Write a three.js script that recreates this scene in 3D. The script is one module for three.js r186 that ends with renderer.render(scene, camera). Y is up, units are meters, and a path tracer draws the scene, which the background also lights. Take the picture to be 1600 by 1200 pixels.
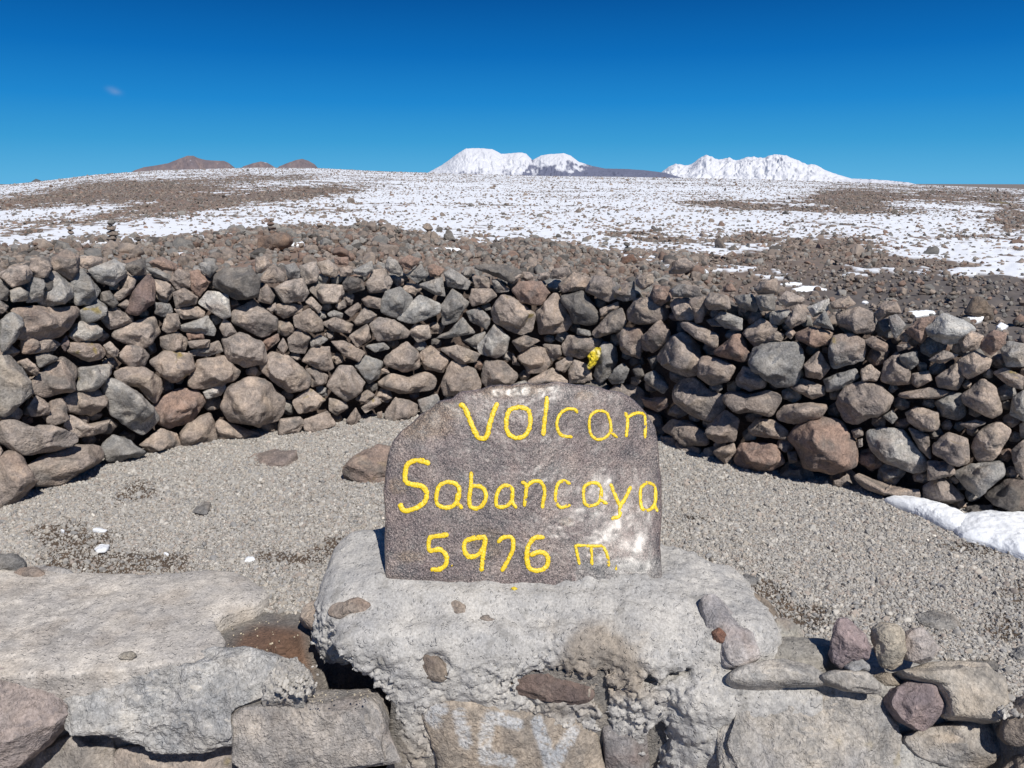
import * as THREE from 'three';
import { mergeGeometries, mergeVertices } from 'three/addons/utils/BufferGeometryUtils.js';

// ---------------------------------------------------------------- camera, sky, sun, exposure
const V3 = (x, y, z) => new THREE.Vector3(x, y, z);
const scene = new THREE.Scene();
const EYE = 1.5, PITCH = 14.4 * Math.PI / 180, HALF = 0.482;          // eye height over the gravel, downward tilt, tan of half the vertical angle
const camera = new THREE.PerspectiveCamera(2 * Math.atan(HALF) * 180 / Math.PI, 4 / 3, 0.05, 80000);
camera.position.set(0, EYE, 0);
camera.rotation.set(-PITCH, 0, 0);
const renderer = new THREE.WebGLRenderer({ antialias: true });
renderer.setSize(1024, 768);
renderer.toneMapping = THREE.LinearToneMapping;
renderer.toneMappingExposure = 1.0;
renderer.shadowMap.enabled = true;

const SUN = V3(0.27, 0.74, 0.61).normalize();
const sun = new THREE.DirectionalLight(new THREE.Color().setRGB(1, 0.955, 0.89), 4.9);
sun.position.copy(SUN).multiplyScalar(60);
sun.castShadow = true;
sun.shadow.radius = 1;
sun.shadow.mapSize.set(4096, 4096);
Object.assign(sun.shadow.camera, { left: -12, right: 12, top: 12, bottom: -12, near: 1, far: 140 });
scene.add(sun, sun.target);

// ---------------------------------------------------------------- noise
function rng(seed) { let a = seed >>> 0; return () => { a = (a + 0x6D2B79F5) | 0; let t = Math.imul(a ^ (a >>> 15), 1 | a); t = (t + Math.imul(t ^ (t >>> 7), 61 | t)) ^ t; return ((t ^ (t >>> 14)) >>> 0) / 4294967296; }; }
const PERM = new Uint8Array(512), GX = new Float32Array(256), GY = new Float32Array(256), GZ = new Float32Array(256);
{ const r = rng(77); const p = [...Array(256).keys()]; for (let i = 255; i > 0; i--) { const j = Math.floor(r() * (i + 1)); [p[i], p[j]] = [p[j], p[i]]; } for (let i = 0; i < 512; i++) PERM[i] = p[i & 255];
  for (let i = 0; i < 256; i++) { const z = r() * 2 - 1, a = r() * 6.2832, s = Math.sqrt(1 - z * z); GX[i] = s * Math.cos(a); GY[i] = s * Math.sin(a); GZ[i] = z; } }
const fade = (t) => t * t * t * (t * (t * 6 - 15) + 10);
function noise3(x, y, z) {
  const X = Math.floor(x), Y = Math.floor(y), Z = Math.floor(z); x -= X; y -= Y; z -= Z;
  const u = fade(x), v = fade(y), w = fade(z), i = X & 255, j = Y & 255, k = Z & 255;
  const g = (a, b, c, dx, dy, dz) => { const h = PERM[PERM[PERM[(i + a) & 255] + ((j + b) & 255)] + ((k + c) & 255)]; return GX[h] * dx + GY[h] * dy + GZ[h] * dz; };
  const l = (a, b, t) => a + (b - a) * t;
  return 1.5 * l(l(l(g(0, 0, 0, x, y, z), g(1, 0, 0, x - 1, y, z), u), l(g(0, 1, 0, x, y - 1, z), g(1, 1, 0, x - 1, y - 1, z), u), v),
    l(l(g(0, 0, 1, x, y, z - 1), g(1, 0, 1, x - 1, y, z - 1), u), l(g(0, 1, 1, x, y - 1, z - 1), g(1, 1, 1, x - 1, y - 1, z - 1), u), v), w);
}
function fbm(x, y, z, o = 4, gain = 0.5) { let s = 0, a = 1, n = 0; for (let i = 0; i < o; i++) { s += a * noise3(x, y, z); n += a; a *= gain; x = x * 2.03 + 11.3; y = y * 2.03 + 5.7; z = z * 2.03 + 8.1; } return s / n; }
function ridged(x, y, z, o = 4) { let s = 0, a = 1, n = 0; for (let i = 0; i < o; i++) { s += a * (1 - 2 * Math.abs(noise3(x, y, z))); n += a; a *= 0.5; x = x * 2.1 + 3.1; y = y * 2.1 + 9.2; z = z * 2.1 + 1.4; } return s / n; }
const hash = (i, j, k, s) => { let h = Math.imul(i, 374761393) ^ Math.imul(j, 668265263) ^ Math.imul(k, 2147483647) ^ Math.imul(s + 1, 1274126177); h = Math.imul(h ^ (h >>> 13), 1274126177); return ((h ^ (h >>> 16)) >>> 0) / 4294967296; };
function worley(x, y, z) { const X = Math.floor(x), Y = Math.floor(y), Z = Math.floor(z); let best = 9; for (let a = -1; a < 2; a++) for (let b = -1; b < 2; b++) for (let c = -1; c < 2; c++) { const i = X + a, j = Y + b, k = Z + c, dx = i + hash(i, j, k, 0) - x, dy = j + hash(i, j, k, 1) - y, dz = k + hash(i, j, k, 2) - z, d = dx * dx + dy * dy + dz * dz; if (d < best) best = d; } return Math.sqrt(best); }
const clamp = (x, a = 0, b = 1) => Math.min(b, Math.max(a, x)), mix = (a, b, t) => a + (b - a) * t, smooth = (a, b, x) => { const t = clamp((x - a) / (b - a)); return t * t * (3 - 2 * t); };
const mix3 = (a, b, t) => [mix(a[0], b[0], t), mix(a[1], b[1], t), mix(a[2], b[2], t)];

// ---------------------------------------------------------------- sky: deep high-altitude blue, paler towards the horizon, one wisp of cloud
{
  const W = 2048, H = 1024, data = new Float32Array(W * H * 4);
  const stops = [[0, 0.110, 0.440, 0.735], [0.7, 0.090, 0.410, 0.715], [2.5, 0.045, 0.335, 0.665], [5, 0.0150, 0.242, 0.620], [8, 0.0045, 0.155, 0.495], [11.5, 0.0022, 0.092, 0.345], [20, 0.0045, 0.068, 0.250], [45, 0.008, 0.060, 0.205], [90, 0.010, 0.055, 0.18]];
  const wisp = { x: -0.4405, y: 0.0916 };                             // azimuth and elevation in radians
  for (let r = 0; r < H; r++) {
    const el = ((r + 0.5) / H - 0.5) * 180, e = Math.max(0, el);
    let k = 0; while (k < stops.length - 2 && stops[k + 1][0] < e) k++;
    const t = clamp((e - stops[k][0]) / (stops[k + 1][0] - stops[k][0]));
    for (let c = 0; c < W; c++) {
      const o = (r * W + c) * 4;
      for (let i = 0; i < 3; i++) data[o + i] = mix(stops[k][i + 1], stops[k + 1][i + 1], t);
      const az = ((c + 0.5) / W - 0.5) * 2 * Math.PI + Math.PI / 2;   // 0 straight ahead (-z), positive to the right
      const dx = (az - wisp.x) / 0.0055, dy = (el * Math.PI / 180 - wisp.y + (az - wisp.x) * 0.25) / 0.0020, m = 0.40 * Math.exp(-dx * dx - dy * dy);
      if (m > 0.004) for (let i = 0; i < 3; i++) data[o + i] = mix(data[o + i], [0.42, 0.46, 0.60][i], m);
      data[o + 3] = 1;
    }
  }
  const sky = new THREE.DataTexture(data, W, H, THREE.RGBAFormat, THREE.FloatType);
  sky.mapping = THREE.EquirectangularReflectionMapping; sky.magFilter = sky.minFilter = THREE.LinearFilter; sky.needsUpdate = true;
  scene.background = sky; scene.environment = sky;
}

// ---------------------------------------------------------------- from a point of the photograph (1600 x 1200) to a ray into the place
const CP = Math.cos(PITCH), SP = Math.sin(PITCH), F = 600 / HALF;
const ray = (px, py) => { const u = (px - 800) / F, v = (600 - py) / F; return V3(u, -SP + v * CP, -CP - v * SP); };
const onPlane = (px, py, p, n) => { const d = ray(px, py), t = (n.dot(p) - n.y * EYE) / n.dot(d); return V3(d.x * t, EYE + d.y * t, d.z * t); };
const onLevel = (px, py, h = 0) => onPlane(px, py, V3(0, h, 0), V3(0, 1, 0));
const atDepth = (px, py, D) => { const d = ray(px, py), t = D / -d.z; return V3(d.x * t, EYE + d.y * t, d.z * t); };
const aim = (px, py) => { const d = ray(px, py); return { az: Math.atan2(d.x, -d.z), slope: d.y / Math.hypot(d.x, d.z) }; };
const toPx = (x, y, z) => { const dy = y - EYE, f = -SP * dy - CP * z, up = CP * dy - SP * z; return [800 + F * x / f, 600 - F * up / f]; };

// ---------------------------------------------------------------- textures (metres: one repeat is TILE wide)
const TILE = 0.45;
function pn(x, y, p, s) {                                              // value noise that repeats after p cells
  const X = Math.floor(x), Y = Math.floor(y), u = fade(x - X), v = fade(y - Y), m = (i, j) => hash(((i % p) + p) % p, ((j % p) + p) % p, s, 7);
  return mix(mix(m(X, Y), m(X + 1, Y), u), mix(m(X, Y + 1), m(X + 1, Y + 1), u), v) * 2 - 1;
}
const pf = (u, v, p, o, s) => { let a = 1, t = 0, n = 0; for (let i = 0; i < o; i++) { t += a * pn(u * p, v * p, p, s + i); n += a; a *= 0.6; p *= 2; } return t / n; };
function makeTexture(S, f, srgb) {
  const d = new Uint8Array(S * S * 4);
  for (let j = 0; j < S; j++) for (let i = 0; i < S; i++) { const c = f(i / S, j / S), o = (j * S + i) * 4; for (let k = 0; k < 3; k++) d[o + k] = clamp(c[k]) * 255; d[o + 3] = 255; }
  const t = new THREE.DataTexture(d, S, S, THREE.RGBAFormat); t.wrapS = t.wrapT = THREE.RepeatWrapping; t.magFilter = THREE.LinearFilter; t.minFilter = THREE.LinearMipmapLinearFilter; t.generateMipmaps = true;
  if (srgb) t.colorSpace = THREE.SRGBColorSpace; t.needsUpdate = true; return t;
}
const grainMap = makeTexture(1024, (u, v) => { const a = pf(u, v, 6, 4, 1), b = pf(u, v, 60, 3, 20), c = pn(u * 300, v * 300, 300, 40), sp = c > 0.72 ? 0.12 : c < -0.78 ? -0.16 : 0; const k = 0.82 + 0.15 * a + 0.15 * b + sp; return [k + 0.02 * a, k, k - 0.03 * a]; }, true);
const grainBump = makeTexture(1024, (u, v) => { const a = pf(u, v, 9, 6, 3), b = pf(u, v, 70, 3, 50), c = Math.abs(pf(u, v, 14, 4, 90)); const k = 0.5 + 0.30 * a + 0.16 * b - 1.6 * Math.max(0, 0.09 - c); return [k, k, k]; });
const pitMap = makeTexture(1024, (u, v) => { const a = pf(u, v, 5, 4, 201), b = pf(u, v, 90, 3, 220), c = pn(u * 220, v * 220, 220, 240), sp = c > 0.8 ? -0.18 : c < -0.85 ? 0.08 : 0; const k = 0.84 + 0.10 * a + 0.13 * b + sp; return [k + 0.015 * a, k + 0.006 * a, k - 0.012 * a]; }, true);
const pitBump = makeTexture(1024, (u, v) => { const a = pf(u, v, 10, 5, 203), b = pf(u, v, 80, 3, 250), c = pf(u, v, 44, 2, 290); const k = 0.55 + 0.2 * a + 0.14 * b - 0.55 * smooth(0.42, 0.7, c); return [k, k, k]; });
const speckMap = makeTexture(1024, (u, v) => { const a = pf(u, v, 8, 4, 301), b = pf(u, v, 110, 2, 320), c = pn(u * 230, v * 230, 230, 340), d = pn(u * 130, v * 130, 130, 341); const k = 0.66 + 0.13 * a + 0.24 * b + (c > 0.55 ? 0.36 : 0) - (d > 0.6 ? 0.22 : 0); return [k + 0.03 * a, k, k - 0.02 * a]; }, true);
const speckBump = makeTexture(1024, (u, v) => { const k = 0.5 + 0.20 * pf(u, v, 26, 3, 303) + 0.34 * pf(u, v, 105, 2, 350); return [k, k, k]; });
const mat = (o) => new THREE.MeshStandardMaterial({ roughness: 0.95, metalness: 0, vertexColors: true, ...o });
const ROCK = mat({ map: grainMap, bumpMap: grainBump, bumpScale: 0.011 });
const ROUGH = mat({ map: grainMap, bumpMap: grainBump, bumpScale: 0.015 });
const MORTAR = mat({ map: pitMap, bumpMap: pitBump, bumpScale: 0.0075 });
const SNOW = new THREE.MeshStandardMaterial({ color: new THREE.Color().setRGB(0.78, 0.805, 0.84), roughness: 0.75, bumpMap: grainBump, bumpScale: 0.004 });

// ---------------------------------------------------------------- names, labels, groups
const taken = {};
const numbered = (name) => { const n = taken[name] = (taken[name] ?? -1) + 1; return n ? name + '_' + String(n).padStart(3, '0') : name; };
function tag(o, label, category, group, kind) { o.userData = { label, category }; if (group) o.userData.group = group; if (kind) o.userData.kind = kind; return o; }
function base(name, p = V3(0, 0, 0)) { const g = new THREE.Group(); g.name = numbered(name); g.position.copy(p); scene.add(g); return g; }
function mesh(name, geo, material, parent = scene) { const m = new THREE.Mesh(geo, material); m.name = parent === scene ? numbered(name) : name; m.castShadow = m.receiveShadow = true; parent.add(m); if (parent !== scene && parent.isGroup) m.position.sub(parent.position); return m; }
function structure(name, geo, material, label, category) { const m = mesh(name, geo, material); m.userData = { kind: 'structure', label, category }; return m; }

// ---------------------------------------------------------------- stones
const TONE = { g: [0.405, 0.385, 0.360], l: [0.520, 0.490, 0.450], b: [0.450, 0.372, 0.318], t: [0.545, 0.450, 0.380], d: [0.215, 0.195, 0.178], r: [0.395, 0.275, 0.220], w: [0.680, 0.650, 0.600], p: [0.250, 0.185, 0.168], m: [0.46, 0.445, 0.42], s: [0.40, 0.385, 0.36] };
const BALLS = {};
function ball(k) {
  if (!BALLS[k]) { const g = new THREE.IcosahedronGeometry(1, k); g.deleteAttribute('uv'); g.deleteAttribute('normal'); const m = mergeVertices(g, 1e-4); BALLS[k] = { dirs: m.attributes.position.array, index: m.index.array }; }
  return BALLS[k];
}
// indexed positions + colours -> geometry with smooth normals and uv in metres taken from the side each face looks to
function finish(pos, col, index, seed = 0, scaleUV = 1 / TILE) {
  const g = new THREE.BufferGeometry(); g.setAttribute('position', new THREE.BufferAttribute(pos, 3)); g.setIndex(new THREE.BufferAttribute(index instanceof Uint32Array ? index : new Uint32Array(index), 1)); g.computeVertexNormals();
  g.setAttribute('color', new THREE.BufferAttribute(col, 3));
  const n = g.toNonIndexed(), p = n.attributes.position.array, N = n.attributes.normal.array, uv = new Float32Array(p.length / 3 * 2), r = rng(seed * 31 + 5), ou = r() * 3, ov = r() * 3, an = r() * 6.28, ca = Math.cos(an), sa = Math.sin(an);
  for (let t = 0; t < p.length / 9; t++) {
    const i = t * 9, ax = Math.abs(N[i] + N[i + 3] + N[i + 6]), ay = Math.abs(N[i + 1] + N[i + 4] + N[i + 7]), az = Math.abs(N[i + 2] + N[i + 5] + N[i + 8]);
    for (let k = 0; k < 3; k++) { const x = p[i + k * 3], y = p[i + k * 3 + 1], z = p[i + k * 3 + 2]; const [a, b] = ax > ay && ax > az ? [z, y] : ay > az ? [x, z] : [x, y]; uv[t * 6 + k * 2] = (a * ca - b * sa) * scaleUV + ou; uv[t * 6 + k * 2 + 1] = (a * sa + b * ca) * scaleUV + ov; }
  }
  n.setAttribute('uv', new THREE.BufferAttribute(uv, 2)); return n;
}
// colour of a stone at a point: base tone, patches of a second tone, patina, sometimes lichen
function stoneColour(base, seed, o = {}) {
  const r = rng(seed * 977 + 13), k = 0.88 + r() * 0.24, warm = (r() - 0.5) * 0.05, b = [base[0] * k * (1 + warm), base[1] * k, base[2] * k * (1 - warm)], second = o.second ?? (r() < 0.5 ? [0.25, 0.23, 0.21] : r() < 0.5 ? [0.46, 0.38, 0.30] : [0.36, 0.255, 0.20]), amount = o.amount ?? 0.25 + r() * 0.4, lich = o.lichen ?? (r() < 0.12 ? 0.7 : 0), ofs = r() * 50;
  return (x, y, z) => {
    let c = mix3(b, second, amount * smooth(-0.1, 0.4, fbm(x * 7 + ofs, y * 7, z * 7, 3))); c = mix3(c, [0.21, 0.195, 0.18], (o.patina ?? 0.6) * smooth(0.12, 0.42, fbm(x * 11 + ofs * 3, y * 11, z * 11, 4)));
    const f = 1 + 0.42 * fbm(x * 24, y * 24 + ofs, z * 24, 3); c = [c[0] * f, c[1] * f, c[2] * f];
    if (lich) { const l = lich * smooth(0.30, 0.5, fbm(x * 16 + ofs * 2, y * 16, z * 16, 3)); if (l > 0) c = mix3(c, [0.40, 0.30, 0.06], l); }
    return o.marks ? o.marks(c, x, y, z) : c;
  };
}
// A stone from its outline: the outline lies on a plane (point p, normal n), the body swells in front of and behind it.
function outlineStone(pts, n, o) {
  const seed = o.seed, r = rng(seed * 131 + 7), C = V3(0, 0, 0); pts.forEach((p) => C.add(p)); C.divideScalar(pts.length);
  const ref = Math.abs(n.y) > 0.93 ? V3(0, 0, -1) : V3(0, 1, 0), T = V3().crossVectors(ref, n).normalize(), B = V3().crossVectors(n, T).normalize();
  let q = pts.map((p) => { const d = p.clone().sub(C); return [d.dot(T), d.dot(B)]; });
  { let A = 0, cx = 0, cy = 0; q.forEach((a, i) => { const b = q[(i + 1) % q.length], w = a[0] * b[1] - b[0] * a[1]; A += w; cx += (a[0] + b[0]) * w; cy += (a[1] + b[1]) * w; }); cx /= 3 * A; cy /= 3 * A; C.addScaledVector(T, cx).addScaledVector(B, cy); q = q.map((a) => [a[0] - cx, a[1] - cy]); }
  const NA = 72; let R = new Float32Array(NA);
  for (let i = 0; i < NA; i++) { const a = i / NA * 2 * Math.PI, dx = Math.cos(a), dy = Math.sin(a); let best = 0; q.forEach((p, k) => { const s = q[(k + 1) % q.length], ex = s[0] - p[0], ey = s[1] - p[1], den = dx * ey - dy * ex; if (Math.abs(den) < 1e-9) return; const t = (p[0] * ey - p[1] * ex) / den, u = (p[0] * dy - p[1] * dx) / den; if (t > 0 && u >= -1e-6 && u <= 1 + 1e-6) best = Math.max(best, t); }); R[i] = best || 0.01; }
  const passes = o.soft ?? 2; for (let k = 0; k < passes; k++) R = R.map((_, i) => 0.25 * R[(i + NA - 1) % NA] + 0.5 * R[i] + 0.25 * R[(i + 1) % NA]);
  const grow = o.grow ?? 1.03, size = R.reduce((a, b) => a + b, 0) / NA, front = o.front ?? size * 0.8, back = o.back ?? front, E = o.square ?? 2.6;
  const rAt = (a) => { let f = a / (2 * Math.PI) * NA; f = ((f % NA) + NA) % NA; const i = Math.floor(f); return mix(R[i], R[(i + 1) % NA], f - i) * grow; };
  const cuts = []; for (let k = 0; k < (o.cuts ?? 9); k++) { const z = r() * 1.6 - 0.6, a = r() * 6.2832, s = Math.sqrt(Math.max(0, 1 - Math.min(1, z * z))); cuts.push([s * Math.cos(a), s * Math.sin(a), z, (o.cutAt ?? 0.72) + r() * 0.25]); }
  const { dirs, index } = ball(o.detail ?? 7), pos = new Float32Array(dirs.length), col = new Float32Array(dirs.length), colour = o.colour ?? stoneColour(o.base, seed, o.look), rough = (o.rough ?? 1) * size, ox = r() * 90, fq = (o.freq ?? 1) / size, tilt = o.tilt ?? [(r() - 0.5) * 0.5, (r() - 0.5) * 0.5];
  for (let i = 0; i < dirs.length; i += 3) {
    const x = dirs[i], y = dirs[i + 1], z = dirs[i + 2], s = Math.hypot(x, y), a = Math.atan2(y, x), k0 = 1 / Math.pow(Math.pow(s, E) + Math.pow(Math.abs(z), E), 1 / E);
    let k = k0; for (const c of cuts) { const d = c[0] * x + c[1] * y + c[2] * z; if (d > 0.05) k = Math.min(k, c[3] / d); }
    const ra = rAt(a), rho = Math.min(1, s * mix(k0, k, smooth(0.05, 0.5, Math.abs(z)))), w = z * k * (z > 0 ? front : back);
    let u = ra * rho * (s > 1e-6 ? x / s : 0), v = ra * rho * (s > 1e-6 ? y / s : 0), h = w + (z > 0 ? (tilt[0] * u + tilt[1] * v) * Math.min(1, z * 2) : 0);
    if (o.warp) h = o.warp(u, v, h);
    const big = fbm(u * 1.3 * fq + ox, v * 1.3 * fq, h * 1.3 * fq, 2) * 0.13, med = ridged(u * 2.0 * fq + ox, v * 2.0 * fq + 40, h * 2.0 * fq, 3) * (o.craggy ?? 0.06), fine = fbm(u * 7 * fq, v * 7 * fq + ox, h * 7 * fq, 3) * 0.06, dd = rough * (big + med + fine);
    u += dd * x * 0.6; v += dd * y * 0.6; h += dd * z;
    const P = C.clone().addScaledVector(T, u).addScaledVector(B, v).addScaledVector(n, h);
    pos[i] = P.x; pos[i + 1] = P.y; pos[i + 2] = P.z;
    const c = colour(P.x, P.y, P.z); col[i] = c[0]; col[i + 1] = c[1]; col[i + 2] = c[2];
  }
  return finish(pos, col, index, seed);
}
const pairs = (a) => { const o = []; for (let i = 0; i < a.length; i += 2) o.push([a[i], a[i + 1]]); return o; };

// ---------------------------------------------------------------- the curved dry stone wall round the yard, seen from above: distance of its foot for each heading
const footTable = [[-120, 860], [0, 795], [60, 770], [150, 735], [230, 702], [330, 692], [420, 680], [520, 668], [600, 656], [700, 650], [850, 652], [950, 662], [1030, 688], [1110, 722], [1200, 746], [1300, 758], [1380, 778], [1450, 792], [1520, 806], [1600, 815], [1720, 850]].map(([x, y]) => { const p = onLevel(x, y, 0); return [Math.atan2(p.x, -p.z), Math.hypot(p.x, p.z)]; });
footTable.unshift([-1.6, footTable[0][1] * 0.95]); footTable.push([1.6, footTable[footTable.length - 1][1] * 0.95]);
function table(tab, x) { if (x <= tab[0][0]) return tab[0][1]; for (let i = 1; i < tab.length; i++) if (x < tab[i][0]) { const t = (x - tab[i - 1][0]) / (tab[i][0] - tab[i - 1][0]); return mix(tab[i - 1][1], tab[i][1], t); } return tab[tab.length - 1][1]; }
const footR = (az) => (table(footTable, az - 0.05) + 2 * table(footTable, az) + table(footTable, az + 0.05)) / 4;
const BATTER = 0.10;
const wallPoint = (az, h, out = 0) => { const r = footR(az) + BATTER * h + out; return V3(Math.sin(az) * r, h, -Math.cos(az) * r); };
const onWall = (px, py) => { const { az, slope } = aim(px, py), r = (footR(az) + BATTER * EYE) / (1 - BATTER * slope); return { az, h: EYE + slope * r, p: V3(Math.sin(az) * r, EYE + slope * r, -Math.cos(az) * r) }; };
const wallNormal = (az) => { const a = wallPoint(az - 0.06, 0), b = wallPoint(az + 0.06, 0), t = b.sub(a).normalize(), n = V3(0, 1, 0).cross(t).normalize(); return n.z < 0 && Math.abs(az) < 0.9 ? n.negate() : n; };
const topTable = [[-100, 398], [0, 402], [120, 396], [250, 400], [400, 404], [520, 404], [640, 402], [760, 410], [880, 418], [1000, 428], [1100, 446], [1200, 458], [1300, 470], [1400, 486], [1500, 512], [1600, 535], [1700, 550]].map(([x, y]) => { const p = onWall(x, y + 12); return [p.az, p.h]; });
const wallTop = (az) => table(topTable, az);

// ---------------------------------------------------------------- open country behind the wall
const skyTable = [[-400, 312], [-150, 300], [0, 290], [60, 284], [150, 273], [250, 266], [400, 262], [500, 263], [600, 268], [700, 271], [850, 275], [1000, 277], [1200, 281], [1350, 286], [1450, 290], [1600, 297], [1800, 300], [2000, 302]].map(([x, y]) => { const a = aim(x, y); return [a.az, a.slope]; });
const heapTable = [[-300, 398], [0, 394], [50, 376], [100, 373], [150, 371], [200, 374], [240, 377], [300, 365], [350, 360], [420, 355], [480, 353], [560, 349], [600, 346], [625, 364], [660, 370], [700, 380], [760, 390], [800, 387], [830, 378], [870, 386], [900, 396], [950, 404], [1000, 406], [1060, 406], [1100, 420], [1140, 450], [1300, 470], [2000, 480]].map(([x, y]) => { const a = aim(x, y); return [a.az, a.slope]; });
const RIM = 320, HEAP = 12;
function groundHeight(az, r) {
  const R0 = footR(az);
  if (r < R0 + 0.5) return -0.03;
  const s = table(skyTable, az), x = Math.sin(az) * r, z = -Math.cos(az) * r;
  const flat = 0.12 + 0.08 * fbm(x * 0.09, z * 0.09, 3.1, 3), far = EYE + RIM * s;
  let h = mix(flat, far, Math.pow(clamp((r - 14) / (RIM - 14)), 1.05));
  h += smooth(18, 60, r) * (1 - smooth(150, RIM, r)) * 0.5 * fbm(x * 0.02, z * 0.02, 1.7, 3);
  const top = EYE + HEAP * table(heapTable, az), lump = top - h;
  if (lump > 0) h += lump * (r < HEAP ? smooth(R0 - 0.5, HEAP, r) : 1 - smooth(HEAP, HEAP + 6, r)) * (0.86 + 0.22 * fbm(x * 0.6, z * 0.6, 9.3, 2));
  h *= smooth(R0 + 0.5, R0 + 1.6, r);
  if (r > RIM) h = far - (r - RIM) * 0.03 * smooth(RIM, RIM + 200, r) ;
  if (r > 2500) h = far - 65 - (r - 2500) * 0.004;
  return h;
}
// where the brown ground is free of snow: patches seen in the photograph [x, y, half width, half height, strength, slope]
const barePatches = [[70, 312, 150, 15, 1.1, -0.08], [280, 300, 130, 20, 0.9, -0.02], [190, 290, 90, 12, 0.7, 0], [420, 278, 110, 9, 0.7, 0], [250, 330, 300, 11, 1.0, -0.13], [480, 302, 90, 9, 0.8, -0.1], [560, 315, 60, 6, 0.3, 0], [1320, 316, 70, 22, 1.2, 0], [1180, 322, 85, 9, 0.9, 0.05], [1110, 318, 50, 6, 0.6, 0], [1500, 306, 150, 13, 1.0, 0.04], [1400, 330, 90, 8, 0.6, 0], [1590, 345, 60, 26, 1.2, 0], [985, 365, 45, 6, 1, 0], [1060, 377, 55, 9, 1, 0], [1160, 375, 45, 9, 1, 0], [1290, 395, 100, 20, 1.1, 0.05], [1200, 412, 120, 16, 0.9, 0.05], [1420, 412, 120, 14, 1.1, 0.05], [1330, 375, 50, 7, 0.5, 0], [1240, 350, 60, 6, 0.35, 0], [1480, 370, 80, 6, 0.35, 0]];
const bareLine = [[0, 398], [240, 392], [340, 380], [430, 372], [600, 362], [640, 376], [760, 396], [830, 386], [900, 402], [1000, 424], [1100, 442], [1200, 448], [1350, 440], [1500, 442], [1700, 448]];
function snowAmount(x, z, px, py) {
  let b = 0.0;
  for (const [cx, cy, rx, ry, s, k] of barePatches) { const dx = (px - cx) / rx, dy = (py - cy - k * (px - cx)) / ry, d = dx * dx + dy * dy; if (d < 4) b += s * Math.exp(-d * 1.1); }
  b += 2.8 * smooth(-22, 16, py - table(bareLine, px));
  const n = 0.55 * fbm(x * 0.22, z * 0.22, 2.2, 3) + 0.75 * fbm(x * 0.7, z * 0.7, 7.7, 3) + 0.50 * noise3(x * 2.6, z * 2.6, 4.4) + 0.30 * noise3(x * 6.1, z * 6.1, 8.4);
  return 0.43 - b * 0.92 + n + 0.35 * fbm(x * 0.06, z * 0.06, 5.2, 2);
}
{
  const az = [], N = 820; for (let i = 0; i <= N; i++) az.push(mix(-0.70, 0.70, i / N)); for (let i = 1; i <= 40; i++) { az.push(0.70 + (Math.PI - 0.70) * i / 40); az.unshift(-0.70 - (Math.PI - 0.70) * i / 40); }
  const rs = [0.6]; while (rs[rs.length - 1] < 4.0) rs.push(rs[rs.length - 1] + 0.5); while (rs[rs.length - 1] < 430) rs.push(rs[rs.length - 1] * 1.0108); while (rs[rs.length - 1] < 60000) rs.push(rs[rs.length - 1] * 1.25);
  const NA = az.length, NR = rs.length, pos = new Float32Array(NA * NR * 3), col = new Float32Array(NA * NR * 3), index = new Uint32Array((NA - 1) * (NR - 1) * 6);
  let o = 0;
  for (let j = 0; j < NR; j++) for (let i = 0; i < NA; i++) {
    const r = rs[j], a = az[i], x = Math.sin(a) * r, z = -Math.cos(a) * r; let y = groundHeight(a, r), c, front = Math.abs(a) < 1.2;
    if (!front) y = r < 6 ? -0.55 : y;
    if (r < 3.4) y = Math.min(y, -0.5);
    if (r > footR(a) + 0.4 && r < 3000) {
      const [px, py] = front ? toPx(x, y, z) : [800, 330], s = snowAmount(x, z, px, py), m = smooth(-0.04, 0.04, s);
      const bump = fbm(x * 1.7, z * 1.7, 5.5, 3);
      y += (1 - m) * 0.07 * bump + m * (0.025 + 0.02 * bump) + 0.03 * fbm(x * 5, z * 5, 1.5, 2);
      const warm = fbm(x * 0.12, z * 0.12, 6.6, 3), moss = smooth(0.25, 0.5, fbm(x * 0.25 + 40, z * 0.25, 1.2, 3)) * smooth(40, 90, r), black = smooth(1180, 1320, px) * smooth(408, 440, py) * (1 - smooth(0.0, 0.5, warm));
      let soil = mix3([0.215, 0.155, 0.120], [0.170, 0.135, 0.110], smooth(-0.4, 0.4, warm)); soil = mix3(soil, [0.095, 0.088, 0.082], 0.8 * black); soil = mix3(soil, [0.20, 0.18, 0.06], 0.8 * moss);
      const f = 1 + 0.35 * fbm(x * 2.6, z * 2.6, 8.8, 3); soil = soil.map((v) => v * f);
      c = mix3(soil, [0.77, 0.795, 0.83], m);
    } else c = [0.20, 0.17, 0.145];
    pos[o] = x; pos[o + 1] = y; pos[o + 2] = z; col[o] = c[0]; col[o + 1] = c[1]; col[o + 2] = c[2]; o += 3;
  }
  o = 0; for (let j = 0; j < NR - 1; j++) for (let i = 0; i < NA - 1; i++) { const p = j * NA + i; index.set([p, p + 1, p + NA, p + 1, p + NA + 1, p + NA], o); o += 6; }
  const g = new THREE.BufferGeometry(); g.setAttribute('position', new THREE.BufferAttribute(pos, 3)); g.setAttribute('color', new THREE.BufferAttribute(col, 3)); g.setIndex(new THREE.BufferAttribute(index, 1)); g.computeVertexNormals();
  structure('snowy_plain', g, mat({ roughness: 0.9 }), 'brown stony plain with patchy snow rising behind the wall', 'ground');
}

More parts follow.
